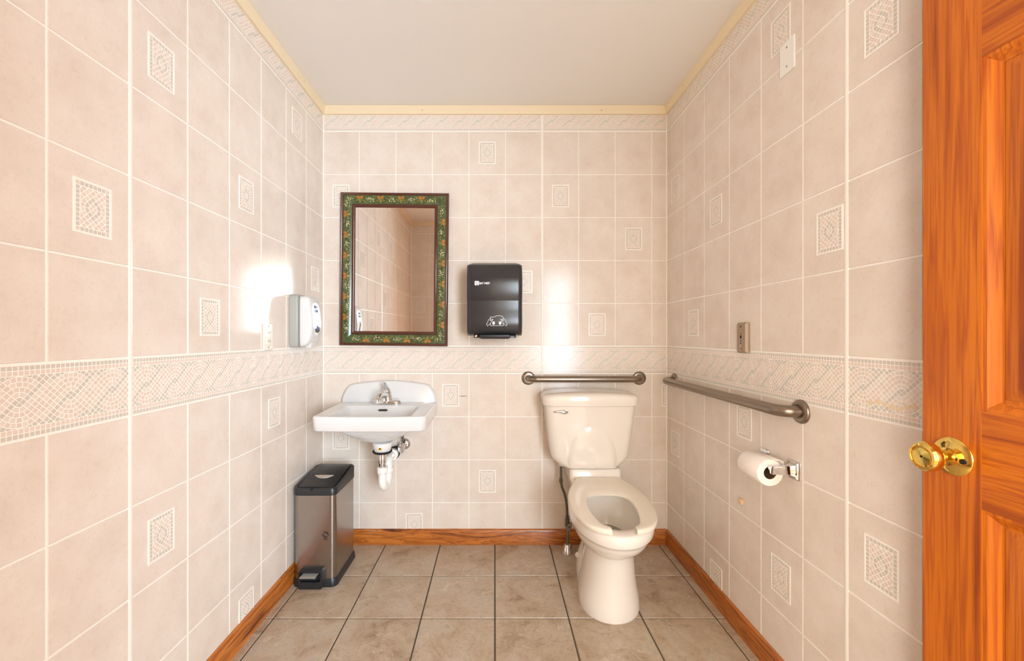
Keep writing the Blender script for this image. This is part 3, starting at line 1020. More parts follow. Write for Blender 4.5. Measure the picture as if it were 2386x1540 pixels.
def sshape(pts, m, name, off=0.0012):
    lo_ = [(XL + sface(z) - 0.001, y, z) for y, z in pts]
    hi_ = [(XL + sface(z) + off, y, z) for y, z in pts]
    return MB().loft([lo_, hi_]).obj(name, m, sd)
sshape([(1.960, 1.308), (1.957, 1.300), (1.972, 1.225), (1.968, 1.19), (1.975, 1.165), (1.988, 1.155), (2.001, 1.165), (2.008, 1.19), (2.004, 1.225), (2.019, 1.300), (2.016, 1.308), (1.988, 1.314)], M_PLATE, 'face_panel', 0.0009)
sshape([(1.988, 1.243), (1.972, 1.216), (1.961, 1.196), (1.964, 1.180), (1.976, 1.171), (2.000, 1.171), (2.012, 1.180), (2.015, 1.196), (2.004, 1.216)], M_CHROME, 'drop_window', 0.0020)
sshape([(1.9885, 1.212), (1.982, 1.203), (1.977, 1.190), (1.982, 1.178), (1.995, 1.178), (2.000, 1.190), (1.995, 1.203)], M_BLUE, 'drop_label', 0.0026)
tm = Matrix(((0, 0, 1, 0), (1, 0, 0, 0), (0, 1, 0, 0), (0, 0, 0, 1)))       # text x -> +Y, text y -> +Z, normal -> +X
for body, y, z in (('MED-', 1.966, 1.287), ('CARE', 1.966, 1.268)):
    text_obj('lettering', body, 0.0175, Matrix.Translation((XL + sface(z + 0.006) + 0.0014, y, z)) @ tm, M_BLUE, sd, 0.0003, 0.0006, 0.95)
MB().lathe([(0.002, 0), (0.002, 0.0008)], (XL + sface(1.148) + 0.0, 1.975, 1.148), (1, 0, 0), 10).obj('sensor_dot', M_DARK, sd)

# ------------------------------------------------------------------ receptacle on the left wall
ow = thing('wall_outlet', (XL, 1.743, 1.098), 'ivory electrical outlet plate on the left wall just left of the soap dispenser', 'outlet')
def lbox(y0, y1, n0, n1, z0, z1, name, m, root, bev=0.0):
    return MB().box(XL + n0, XL + n1, y0, y1, z0, z1).obj(name, m, root, bevel=bev)
lbox(1.709, 1.779, 0.0016, 0.0075, 1.096, 1.208, 'cover_plate', M_PLATE, ow, 0.003)
lbox(1.727, 1.761, 0.007, 0.0105, 1.118, 1.186, 'receptacle', M_PLATE, ow, 0.001)
for zc in (1.134, 1.170):
    for yy, hh in ((1.737, 0.004), (1.750, 0.005)):
        lbox(yy - 0.0009, yy + 0.0009, 0.010, 0.0108, zc - hh, zc + hh, 'slot', M_DARK, ow)
lbox(1.737, 1.751, 0.0105, 0.012, 1.1535, 1.1585, 'reset_button', M_PLATE, ow, 0.0006)
lbox(1.737, 1.751, 0.0105, 0.012, 1.1455, 1.1505, 'test_button', M_PLATE, ow, 0.0006)
for zc in (1.108, 1.196):
    MB().lathe([(0.003, 0), (0.003, 0.0008), (0.002, 0.0012)], (XL + 0.0073, 1.744, zc), (1, 0, 0), 12).obj('screw', M_OLD, ow)
MB().lathe([(0.0014, 0), (0.0014, 0.0008)], (XL + 0.0104, 1.754, 1.1255), (1, 0, 0), 8).obj('indicator', M_STICKER, ow)

# ------------------------------------------------------------------ plates on the right wall
def rbox(y0, y1, n0, n1, z0, z1, name, m, root, bev=0.0):
    return MB().box(XR - n1, XR - n0, y0, y1, z0, z1).obj(name, m, root, bevel=bev)
bp = thing('blank_plate', (XR, 1.355, 2.015), 'blank white cover plate high on the right wall', 'cover plate')
rbox(1.322, 1.390, 0.0012, 0.0065, 2.012, 2.118, 'cover_plate', M_PVC, bp, 0.002)
for zc in (2.034, 2.096):
    MB().lathe([(0.003, 0), (0.003, 0.0006), (0.002, 0.001)], (XR - 0.0064, 1.356, zc), (-1, 0, 0), 12).obj('screw', M_OLD, bp)

ks = thing('metal_wall_plate', (XR, 1.59, 1.09), 'narrow brushed metal wall plate with small dark holes above the long grab bar', 'wall plate')
y0, y1, z0, z1 = 1.558, 1.622, 1.091, 1.207
mb = MB()
def kring(i, n):
    return [(XR - n, y0 + i, z0 + i), (XR - n, y1 - i, z0 + i), (XR - n, y1 - i, z1 - i), (XR - n, y0 + i, z1 - i)]
mb.loft([kring(0, 0.0014), kring(0.0, 0.009), kring(0.006, 0.017), kring(0.0065, 0.0172)], True, True).obj('plate', M_PLATEM, ks)
def khole(z, r, name='hole', dz=0.0):
    MB().loft([[(XR - n, 1.5905 + r * math.cos(a), z + (r + dz) * math.sin(a)) for a in [2 * math.pi * k / 14 for k in range(14)]] for n in (0.0165, 0.0176)]).obj(name, M_DARK, ks)
khole(1.192, 0.0032, 'screw')
khole(1.165, 0.0020)
khole(1.152, 0.0050, 'key_hole', 0.0018)
khole(1.1365, 0.0024)
khole(1.127, 0.0024)
khole(1.107, 0.0020, 'slot', 0.003)
MB().box(XR - 0.0177, XR - 0.0165, 1.592, 1.5950, 1.098, 1.124).obj('scratch', M_BEIGE, ks)

bu = MB().box(XR - 0.013, XR - 0.0012, 1.596, 1.620, 0.507, 0.528).obj('wall_bumper', M_BEIGE, None, bevel=0.003)
tag(bu, 'tiny beige rubber stop stuck on the right wall below the paper roll', 'wall stop')

# ------------------------------------------------------------------ grab bars
def arc_path(p0, p1, off, rad, n=7):
    """bar from p0 on the wall out by off, along to p1 and back, with bends of radius rad"""
    p0, p1, off = Vector(p0), Vector(p1), Vector(off)
    d = (p1 - p0).normalized()
    o = off.normalized()
    L = off.length
    pts = [p0, p0 + o * (L - rad)]
    for k in range(1, n):
        a = math.pi / 2 * k / n
        pts.append(p0 + o * (L - rad + rad * math.sin(a)) + d * (rad - rad * math.cos(a)))
    pts += [p0 + off + d * rad, p1 + off - d * rad]
    for k in range(1, n):
        a = math.pi / 2 * k / n
        pts.append(p1 + o * (L - rad + rad * math.cos(a)) - d * (rad - rad * math.sin(a)))
    pts += [p1 + o * (L - rad), p1]
    return pts
def grab_bar(name, label, p0, p1, off, r):
    gb = thing(name, p0, label, 'grab bar', 'steel grab bars round the toilet')
    MB().tube(arc_path(p0, p1, off, 0.045), r, 24).obj('bar', M_BAR, gb, smooth=50)
    for p in (p0, p1):
        MB().lathe([(0.0375, 0.0015), (0.0375, 0.004), (0.0350, 0.009), (0.030, 0.0115), (0.022, 0.012), (0.0205, 0.0105)], p, off, 40).obj('flange', M_BAR, gb, smooth=40)
    return gb
grab_bar('grab_bar', 'short satin steel grab bar level over the toilet tank', (0.186, YB, 0.921), (0.802, YB, 0.921), (0, -0.058, 0), 0.0175)
grab_bar('grab_bar', 'long satin steel grab bar along the right wall above the paper roll', (XR, 2.212, 0.920), (XR, 1.298, 0.920), (-0.060, 0, 0), 0.0185)

# ------------------------------------------------------------------ toilet paper holder and roll
ph = thing('paper_holder', (XR, 1.39, 0.70), 'chrome two-post toilet paper holder on the right wall', 'paper holder')
PZ = 0.730
for yc, sgn in ((1.322, 1), (1.466, -1)):
    mb = MB()
    def pr_(n, hy, hz_, dy=0.0):
        return [(XR - n, y, z) for y, z, _ in rrect(yc - hy + dy, yc + hy + dy, PZ - hz_, PZ + hz_, min(hy, hz_) * 0.25, 0, 3)]
    mb.loft([pr_(0.0012, 0.022, 0.030), pr_(0.006, 0.022, 0.030), pr_(0.011, 0.019, 0.027), pr_(0.0125, 0.014, 0.020), pr_(0.026, 0.0085, 0.0145, sgn * 0.003), pr_(0.062, 0.0075, 0.0135, sgn * 0.003),
             pr_(0.078, 0.008, 0.0135, sgn * 0.003), pr_(0.084, 0.006, 0.010, sgn * 0.003)])
    mb.obj('post', M_CHROME, ph, smooth=35)
MB().tube([(XR - 0.072, 1.328, PZ - 0.002), (XR - 0.072, 1.460, PZ - 0.002)], 0.0075, 16).obj('spindle', M_CHROME, ph, smooth=50)
RX, RZ = XR - 0.0735, 0.7165
rl = thing('toilet_roll', (RX, 1.39, RZ - 0.044), 'white toilet paper roll hanging on the chrome holder', 'toilet paper')
y0, y1 = 1.336, 1.444
mb = MB()
outer, inner = [], []
for k in range(48):
    a = 2 * math.pi * k / 48
    outer.append((math.cos(a) * 0.0425, math.sin(a) * 0.0425))
    inner.append((math.cos(a) * 0.0205, math.sin(a) * 0.0205))
mkloop = lambda pts, y: [(RX + x, y, RZ + z) for x, z in pts]
sc_ = lambda pts, q: [(x * q, z * q) for x, z in pts]
mb.loft([mkloop(inner, y0), mkloop(sc_(outer, 0.985), y0), mkloop(outer, y0 + 0.0012), mkloop(outer, y1 - 0.0012), mkloop(sc_(outer, 0.985), y1), mkloop(inner, y1), mkloop(inner, y0)], False, False)
mb.obj('paper', M_PAPER, rl, smooth=50)
MB().loft([mkloop(sc_(inner, 0.99), y0 + 0.001), mkloop(sc_(inner, 0.99), y1 - 0.001)], False, False).obj('core', M_CARD, rl, smooth=50)
# loose end of the sheet at the wall side
pts = [(RX + 0.0425 * math.cos(math.radians(a)), RZ + 0.0427 * math.sin(math.radians(a))) for a in (110, 95, 80, 65)]
pts += [(RX + 0.032, RZ + 0.0395), (RX + 0.043, RZ + 0.0375), (RX + 0.0455, RZ + 0.018)]
mb = MB()
mb.loft([[(x, y, z) for x, z in pts] for y in (y0, y1)], False, False, False)
sh = mb.obj('loose_sheet', M_PAPER, rl, smooth=60)
sd_ = sh.modifiers.new('thickness', 'SOLIDIFY')
sd_.thickness = 0.0006

# ------------------------------------------------------------------ wall-hung sink with faucet and drain
SX0, SX1, SYF, SYB = -0.843, -0.318, 1.905, YB - 0.003
SCX = (SX0 + SX1) / 2
sk = thing('wall_sink', (SCX, YB, 0.62), 'white wall-hung porcelain sink with raised back and chrome faucet under the mirror', 'sink')
NS = 7
def sloop(ins_f, ins_s, ins_b, r, z, bow=0.014, slope=0.0):
    pts = []
    for x, y, _ in rrect(SX0 + ins_s, SX1 - ins_s, SYF + ins_f, SYB - ins_b, r, 0, NS):
        q = (x - SCX) / ((SX1 - SX0) / 2)
        if y < (SYF + SYB) / 2:
            y -= bow * (1 - q * q) * ((SYF + SYB) / 2 - y) / ((SYB - SYF) / 2)
        pts.append((x, y, z + slope * (y - SYF)))
    return pts
def dense(loop, n=4):
    out = []
    for i, p in enumerate(loop):
        qn = loop[(i + 1) % len(loop)]
        d = Vector(qn) - Vector(p)
        k = n if d.length > 0.05 else 1
        for t in range(k):
            out.append(tuple(Vector(p) + d * (t / k)))
    return out
def same(loop):
    """resample a closed loop to equal vertex count by corner structure (insert n points on the four long runs)"""
    m_ = NS + 1
    out = []
    for c in range(4):
        out += loop[c * m_:(c + 1) * m_]
        a, b = Vector(loop[c * m_ + m_ - 1]), Vector(loop[((c + 1) * m_) % len(loop)])
        for t in range(1, 8):
            out.append(tuple(a + (b - a) * (t / 8)))
    return out
def bowed(ins_f, ins_s, ins_b, r, z, bow=0.014, slope=0.022):
    base = same(rrect(SX0 + ins_s, SX1 - ins_s, SYF + ins_f, SYB - ins_b, r, 0, NS))
    pts = []
    for x, y, _ in base:
        q = (x - SCX) / ((SX1 - SX0) / 2)
        f = max(0.0, ((SYF + SYB) / 2 - y) / ((SYB - SYF) / 2))
        pts.append((x, y - bow * (1 - q * q) * f, z + slope * (y - SYF)))
    return pts
L = [bowed(0.150, 0.235, 0.215, 0.012, 0.640, 0, 0), bowed(0.130, 0.200, 0.190, 0.03, 0.646, 0.0, 0), bowed(0.085, 0.135, 0.165, 0.05, 0.668, 0.0, 0.0), bowed(0.055, 0.094, 0.145, 0.05, 0.70, 0.006, 0.0),
     bowed(0.030, 0.082, 0.1375, 0.035, 0.755, 0.012), bowed(0.022, 0.076, 0.134, 0.030, 0.778, 0.014), bowed(0.018, 0.072, 0.130, 0.030, 0.7835, 0.014), bowed(0.013, 0.066, 0.124, 0.03, 0.7855, 0.014),
     bowed(0.006, 0.010, 0.004, 0.022, 0.7865, 0.014), bowed(0.001, 0.003, 0.0, 0.024, 0.784, 0.014), bowed(0.0, 0.0, 0.0, 0.026, 0.777, 0.014), bowed(0.004, 0.004, 0.0, 0.026, 0.722, 0.014, 0.0), bowed(0.008, 0.008, 0.0, 0.026, 0.717, 0.014, 0.0),
     bowed(0.045, 0.060, 0.03, 0.05, 0.715, 0.012, 0.0), bowed(0.056, 0.098, 0.06, 0.10, 0.711, 0.008, 0), bowed(0.066, 0.107, 0.075, 0.10, 0.692, 0.006, 0), bowed(0.084, 0.126, 0.095, 0.10, 0.668, 0.004, 0), bowed(0.105, 0.150, 0.115, 0.09, 0.648, 0.0, 0), bowed(0.130, 0.182, 0.140, 0.07, 0.634, 0.0, 0), bowed(0.155, 0.215, 0.165, 0.04, 0.627, 0.0, 0)]
MB().loft(L).obj('basin', M_PORC, sk, smooth=60)
# raised back with an arched top
prof = [(SX0 + 0.003, 0.745), (SX0 + 0.004, 0.812), (SX0 + 0.012, 0.835), (SX0 + 0.030, 0.868), (SX0 + 0.048, 0.886), (SX0 + 0.075, 0.893)]
for k in range(1, 12):
    q = k / 12
    prof.append((SX0 + 0.075 + (SX1 - SX0 - 0.15) * q, 0.893 + 0.017 * math.sin(math.pi * q)))
prof += [(2 * SCX - x, z) for x, z in reversed(prof[:6])]
def bl(i, y):
    c = Vector((SCX, 0.80))
    out = []
    for x, z in prof:
        f = 1 - i / 0.25
        out.append((SCX + (x - SCX) * f, y, (0.80 + (z - 0.80) * (1 - i / 0.11)) if z > 0.80 else z))
    return out
MB().loft([bl(0, YB - 0.003), bl(0.0, YB - 0.026), bl(0.003, YB - 0.034), bl(0.008, YB - 0.038)]).obj('raised_back', M_PORC, sk, smooth=60)
# overflow slot in the rear wall of the bowl
oy = SYB - 0.1385
mb = MB()
mb.loft([[(-0.583 + x, oy - yy, 0.7690 + z) for x, z, _ in rrect(-0.022, 0.022, -0.0045, 0.0045, 0.0044, 0, 4)] for yy in (-0.004, 0.0040)])
mb.obj('overflow_slot', M_DARK, sk)
mb = MB()
ro = [(x, z) for x, z, _ in rrect(-0.0255, 0.0255, -0.0065, 0.0065, 0.0064, 0, 4)]
ri = [(x, z) for x, z, _ in rrect(-0.022, 0.022, -0.0036, 0.0036, 0.0035, 0, 4)]
mb.loft([[(-0.583 + x, oy - yy, 0.7690 + z) for x, z in p] for p, yy in ((ro, 0.0), (ro, 0.0050), (ri, 0.0055), (ri, 0.0))], False, False)
mb.obj('overflow_ring', M_CHROME, sk, smooth=40)
# faucet
FX, FY, FZ = -0.577, 2.222, 0.7945
fa = MB()
def ell(cx, cy_, hx, hy, z, p=2.6, n=40):
    out = []
    for k in range(n):
        a = 2 * math.pi * k / n
        c, s = math.cos(a), math.sin(a)
        out.append((cx + hx * math.copysign(abs(c) ** (2 / p), c), cy_ + hy * math.copysign(abs(s) ** (2 / p), s), z))
    return out
fa.loft([ell(FX, FY, 0.077, 0.028, FZ - 0.004), ell(FX, FY, 0.078, 0.029, FZ + 0.004), ell(FX, FY, 0.077, 0.028, FZ + 0.013), ell(FX, FY, 0.070, 0.023, FZ + 0.019), ell(FX, FY, 0.030, 0.020, FZ + 0.023)])
fbase = fa.obj('faucet_base', M_CHROME, sk, smooth=50)
MB().loft([ell(FX, FY, 0.037, 0.027, FZ + 0.012, 2), ell(FX, FY, 0.031, 0.026, FZ + 0.030, 2), ell(FX, FY, 0.026, 0.025, FZ + 0.050, 2), ell(FX, FY, 0.024, 0.024, FZ + 0.062, 2), ell(FX, FY, 0.020, 0.02, FZ + 0.067, 2)]).obj('faucet_body', M_CHROME, fbase, smooth=50)
sp = [(FX, FY + 0.005, FZ + 0.040), (FX - 0.004, FY - 0.02, FZ + 0.049), (FX - 0.010, FY - 0.045, FZ + 0.054), (FX - 0.016, FY - 0.07, FZ + 0.053), (FX - 0.020, FY - 0.088, FZ + 0.047), (FX - 0.022, FY - 0.098, FZ + 0.037), (FX - 0.022, FY - 0.101, FZ + 0.024)]
MB().tube(sp, [0.019, 0.0185, 0.0165, 0.015, 0.0145, 0.0135, 0.0115], 24).obj('spout', M_CHROME, fbase, smooth=60)
lv = [[(FX + 0.000 + x * hw, FY + dy + y * hd, FZ + z) for x, y in ((math.cos(2 * math.pi * k / 20), math.sin(2 * math.pi * k / 20)) for k in range(20))]
      for z, dy, hw, hd in ((0.060, 0.0, 0.022, 0.023), (0.070, 0.0, 0.0215, 0.021), (0.078, -0.002, 0.019, 0.019), (0.086, -0.010, 0.016, 0.016), (0.096, -0.022, 0.0125, 0.014), (0.108, -0.036, 0.009, 0.011), (0.117, -0.046, 0.007, 0.008), (0.119, -0.048, 0.004, 0.004))]
MB().loft(lv).obj('lever', M_CHROME, fbase, smooth=60)
# drain and trap
DX, DYY = -0.555, 2.055
MB().lathe([(0.047, 0.632), (0.045, 0.612), (0.040, 0.590), (0.036, 0.586)], (DX, DYY, 0), (0, 0, 1), 36).obj('drain_outlet', M_PORC, sk, smooth=40)
MB().lathe([(0.047, 0.5905), (0.048, 0.586), (0.042, 0.580), (0.028, 0.577)], (DX, DYY, 0), (0, 0, 1), 36).obj('drain_washer', M_DARK, sk, smooth=40)
MB().lathe([(0.019, 0.578), (0.019, 0.562), (0.0195, 0.561), (0.0195, 0.532), (0.016, 0.528), (0.016, 0.500)], (DX, DYY, 0), (0, 0, 1), 28).obj('tailpiece', M_CHROME, sk, smooth=40)
tp = [(DX, DYY, 0.506), (DX, DYY, 0.440)]
for k in range(1, 13):
    a = math.pi * k / 12
    tp.append((DX + 0.006 * k / 12, DYY + 0.045 - 0.045 * math.cos(a), 0.440 - 0.045 * math.sin(a)))
tp += [(DX + 0.006, DYY + 0.09, 0.47), (DX + 0.006, DYY + 0.09, 0.490)]
for k in range(1, 9):
    a = math.pi / 2 * k / 8
    tp.append((DX + 0.006, DYY + 0.09 + 0.03 - 0.03 * math.cos(a), 0.490 + 0.03 * math.sin(a)))
tp += [(DX + 0.006, YB - 0.03, 0.520), (DX + 0.006, YB - 0.0015, 0.520)]
trap = MB().tube(tp, 0.0195, 24).obj('p_trap', M_PVC, sk, smooth=50)
MB().lathe([(0.0265, 0.510), (0.0265, 0.484), (0.023, 0.476), (0.0195, 0.475)], (DX, DYY, 0), (0, 0, 1), 10).obj('slip_nut', M_PVC, trap)
MB().lathe([(0.0255, 0.480), (0.0255, 0.460), (0.022, 0.452)], (DX + 0.006, DYY + 0.09, 0), (0, 0, 1), 10).obj('slip_nut', M_PVC, trap)
MB().lathe([(0.023, 0.0), (0.029, 0.003), (0.029, 0.034), (0.024, 0.040)], (DX + 0.006, YB - 0.095, 0.520), (0, 1, 0), 32).obj('wall_coupling', M_PVC, trap, smooth=40)
MB().lathe([(0.031, 0.0), (0.033, 0.004), (0.033, 0.010), (0.026, 0.054)], (DX + 0.006, YB - 0.058, 0.520), (0, 1, 0), 32).obj('rubber_ring', M_DARK, trap, smooth=40)
MB().box(DX - 0.010, DX + 0.010, DYY - 0.0445, DYY - 0.0425, 0.603, 0.617).obj('sticker', M_STICKER, sk)
MB().box(DX - 0.004, DX + 0.004, DYY - 0.0450, DYY - 0.0440, 0.606, 0.614).obj('sticker_mark', M_DARK, sk)
# stop valve on the wall
VX, VZ = -0.500, 0.556
MB().lathe([(0.033, 0.0015), (0.032, 0.006), (0.026, 0.014), (0.015, 0.018)], (VX, YB, VZ), (0, -1, 0), 32).obj('escutcheon', M_CHROME, sk, smooth=40)
vb = MB().tube([(VX, YB - 0.005, VZ), (VX - 0.003, YB - 0.060, VZ)], 0.010, 16).obj('stop_valve', M_CHROME, sk, smooth=50)
MB().loft([[(VX - 0.004 + 0.018 * math.cos(a), YB - y, VZ - 0.006 + 0.027 * math.sin(a)) for a in [2 * math.pi * k / 24 for k in range(24)]] for y in (0.060, 0.072)]).obj('valve_handle', M_CHROME, vb, smooth=40)
MB().tube([(VX - 0.003, YB - 0.04, VZ), (VX - 0.003, YB - 0.04, VZ + 0.06), (VX - 0.02, YB - 0.05, VZ + 0.16)], 0.006, 12).obj('riser', M_HOSE, vb, smooth=50)

# ------------------------------------------------------------------ toilet
TX = 0.500
SKEW = 0.075                        # the toilet stands a little askew: its rear leans to the right
TKX = 0.492
to = thing('toilet', (TX, 1.95, 0), 'bone white two-piece toilet with open-front seat and no cover', 'toilet')
def egg(z, yf, ym, yb, w, pb=2.4, pf=2.05, n=48, dx=0.0):
    """plan outline: front half towards -Y from ym, back half to yb"""
    out = []
    for k in range(n):
        a = 2 * math.pi * k / n
        c, s = math.cos(a), math.sin(a)
        if s < 0:
            x, y = math.copysign(abs(c) ** (2 / pf), c) * w, ym - (ym - yf) * abs(s) ** (2 / pf)
        else:
            x, y = math.copysign(abs(c) ** (2 / pb), c) * w, ym + (yb - ym) * abs(s) ** (2 / pb)
        out.append((TX + dx + x + (y - 1.85) * SKEW, y, z))
    return out
bowl = [egg(0.0, 1.668, 1.82, 2.06, 0.128), egg(0.012, 1.666, 1.82, 2.06, 0.1295), egg(0.05, 1.668, 1.82, 2.06, 0.125), egg(0.10, 1.672, 1.82, 2.05, 0.115), egg(0.16, 1.670, 1.82, 2.05, 0.107), egg(0.22, 1.660, 1.82, 2.05, 0.1025),
        egg(0.262, 1.652, 1.82, 2.06, 0.103), egg(0.274, 1.645, 1.82, 2.06, 0.107), egg(0.284, 1.625, 1.82, 2.08, 0.120), egg(0.300, 1.595, 1.82, 2.09, 0.137), egg(0.325, 1.562, 1.82, 2.10, 0.152), egg(0.352, 1.541, 1.81, 2.10, 0.161), egg(0.370, 1.534, 1.81, 2.10, 0.165),
        egg(0.3725, 1.518, 1.81, 2.10, 0.1715), egg(0.380, 1.513, 1.81, 2.10, 0.174), egg(0.412, 1.510, 1.81, 2.10, 0.175), egg(0.420, 1.513, 1.81, 2.10, 0.173), egg(0.4235, 1.521, 1.81, 2.09, 0.167),
        egg(0.4235, 1.568, 1.77, 1.95, 0.128, 2), egg(0.418, 1.575, 1.77, 1.945, 0.122, 2), egg(0.400, 1.573, 1.77, 1.948, 0.124, 2), egg(0.375, 1.578, 1.77, 1.95, 0.120, 2), egg(0.33, 1.605, 1.77, 1.945, 0.106, 2), egg(0.29, 1.655, 1.78, 1.93, 0.088, 2), egg(0.25, 1.69, 1.79, 1.91, 0.070, 2), egg(0.20, 1.72, 1.80, 1.88, 0.048, 2)]
MB().loft(bowl).obj('bowl', M_BONE, to, smooth=75)
MB().loft([egg(0.284, 1.658, 1.782, 1.93, 0.0868, 2), egg(0.2845, 1.658, 1.782, 1.93, 0.0868, 2)]).obj('water', M_WATER, to)
# rear deck that carries the tank
DKX = 0.513
MB().loft([rrect(DKX - 0.090, DKX + 0.090, 1.98, 2.285, 0.04, 0.30), rrect(DKX - 0.122, DKX + 0.122, 1.99, 2.287, 0.04, 0.39), rrect(DKX - 0.131, DKX + 0.131, 2.02, 2.287, 0.03, 0.424), rrect(DKX - 0.131, DKX + 0.131, 2.108, 2.287, 0.02, 0.432), rrect(DKX - 0.131, DKX + 0.131, 2.112, 2.287, 0.02, 0.474), rrect(DKX - 0.127, DKX + 0.127, 2.116, 2.285, 0.02, 0.4785)]).obj('deck', M_BONE, to, smooth=40)
# foot with trapway bulge behind the pedestal
MB().loft([egg(0.0, 1.80, 1.96, 2.175, 0.117, 3), egg(0.02, 1.80, 1.96, 2.18, 0.118, 3), egg(0.06, 1.82, 1.98, 2.18, 0.113, 3), egg(0.10, 1.86, 2.0, 2.17, 0.100, 3), egg(0.17, 1.93, 2.03, 2.15, 0.070, 3), egg(0.31, 1.985, 2.05, 2.15, 0.070, 3)]).obj('foot', M_BONE, to, smooth=50)
for s in (-1, 1):
    MB().lathe([(0.013, 0.0), (0.013, 0.014), (0.010, 0.020), (0.004, 0.022)], (TX + 0.0135 + s * 0.101, 2.03, 0.082), (s * 0.8, 0, 0.6), 20).obj('bolt_cap', M_BONE, to, smooth=50)
# seat: open-front ring
def spline(ctrl, n):
    """smooth curve through control points, resampled evenly by length"""
    P = [Vector(p) for p in ctrl]
    P = [P[0] * 2 - P[1]] + P + [P[-1] * 2 - P[-2]]
    fine = []
    for i in range(1, len(P) - 2):
        for k in range(16):
            t = k / 16
            a, b, c, d = P[i - 1], P[i], P[i + 1], P[i + 2]
            fine.append(0.5 * ((2 * b) + (c - a) * t + (2 * a - 5 * b + 4 * c - d) * t * t + (3 * b - a - 3 * c + d) * t ** 3))
    fine.append(P[-2])
    ln = [0.0]
    for p, q in zip(fine, fine[1:]):
        ln.append(ln[-1] + (q - p).length)
    out, j = [], 0
    for k in range(n + 1):
        t = ln[-1] * k / n
        while j < len(ln) - 2 and ln[j + 1] < t:
            j += 1
        f = (t - ln[j]) / max(ln[j + 1] - ln[j], 1e-9)
        out.append(fine[j].lerp(fine[j + 1], min(f, 1)))
    return out
SO = [(0.046, 1.517), (0.080, 1.529), (0.115, 1.556), (0.144, 1.605), (0.166, 1.675), (0.174, 1.76), (0.174, 1.85), (0.160, 1.94), (0.136, 2.02), (0.112, 2.083), (0.100, 2.096), (0.085, 2.101), (0.04, 2.102), (0.0, 2.102)]
SI = [(0.046, 1.566), (0.070, 1.590), (0.085, 1.640), (0.095, 1.70), (0.099, 1.76), (0.095, 1.82), (0.078, 1.868), (0.042, 1.893), (0.0, 1.897)]
hn = 34
ro_, ri_ = spline(SO, hn), spline(SI, hn)
full_o = [Vector((-p.x, p.y)) for p in ro_] + [p for p in reversed(ro_)][1:]
full_i = [Vector((-p.x, p.y)) for p in ri_] + [p for p in reversed(ri_)][1:]
loops = []
n = len(full_o) - 1
for k in range(n + 1):
    po, pi_ = full_o[k], full_i[k]
    endf = min(k, n - k)
    if endf < 3:                          # rounded prong ends
        q = (0.84, 0.95, 0.99)[endf]
        m_ = (po + pi_) / 2
        po, pi_ = m_ + (po - m_) * q, m_ + (pi_ - m_) * q
    zt, zb = 0.4465, 0.4255
    sec = []
    for f, z in ((0.0, zb + 0.003), (0.0, zt - 0.007), (0.03, zt - 0.0025), (0.09, zt), (0.5, zt - 0.001), (0.86, zt - 0.003), (0.96, zt - 0.007), (1.0, zt - 0.012), (1.0, zb + 0.003), (0.95, zb), (0.05, zb)):
        p = po + (pi_ - po) * f
        sec.append((TX + p.x + (p.y - 1.85) * SKEW, p.y, z))
    loops.append(sec)
MB().loft(loops).obj('seat', M_SEAT, to, smooth=50)
for s in (-1, 1):
    MB().tube([(TX + s * 0.075 - 0.022, 2.103, 0.4375), (TX + s * 0.075 + 0.022, 2.103, 0.4375)], 0.0065, 14).obj('hinge', M_SEAT, to, smooth=50)
# tank
TYF, TYB = 2.105, 2.298
def trr(hw, yf, z, r=0.035, bowf=0.012):
    base = []
    m_ = 7
    lp = rrect(TKX - hw, TKX + hw, yf, TYB, r, 0, m_)
    for c in range(4):
        base += lp[c * (m_ + 1):(c + 1) * (m_ + 1)]
        a, b = Vector(lp[c * (m_ + 1) + m_]), Vector(lp[((c + 1) * (m_ + 1)) % len(lp)])
        base += [tuple(a + (b - a) * (t / 8)) for t in range(1, 8)]
    out = []
    for x, y, _ in base:
        if y < (yf + TYB) / 2:
            y -= bowf * (1 - ((x - TKX) / hw) ** 2)
        out.append((x, y, z(x, y) if callable(z) else z))
    return out
TKL = [(0.137, 2.140, 0.4800, 0.03, 0.006), (0.143, 2.134, 0.4815, 0.035, 0.008), (0.156, 2.130, 0.488, 0.04, 0.010), (0.176, 2.128, 0.505, 0.045, 0.012), (0.194, 2.126, 0.523, 0.045, 0.012), (0.201, 2.125, 0.542, 0.042, 0.012),
       (0.206, 2.122, 0.58, 0.042, 0.012), (0.218, 2.116, 0.68, 0.04, 0.012), (0.229, 2.110, 0.78, 0.04, 0.012), (0.231, 2.109, 0.812, 0.04, 0.012)]
tank = [trr(hw, yf, z, r, bw) for hw, yf, z, r, bw in TKL]
def tank_front(x, z):
    for A, B in zip(TKL, TKL[1:]):
        if A[2] <= z <= B[2]:
            f = (z - A[2]) / (B[2] - A[2])
            hw, yf, bw = A[0] + (B[0] - A[0]) * f, A[1] + (B[1] - A[1]) * f, A[4] + (B[4] - A[4]) * f
            return yf - bw * (1 - ((x - TKX) / hw) ** 2)
    return TKL[0][1]
MB().loft(tank).obj('tank', M_BONE, to, smooth=50)
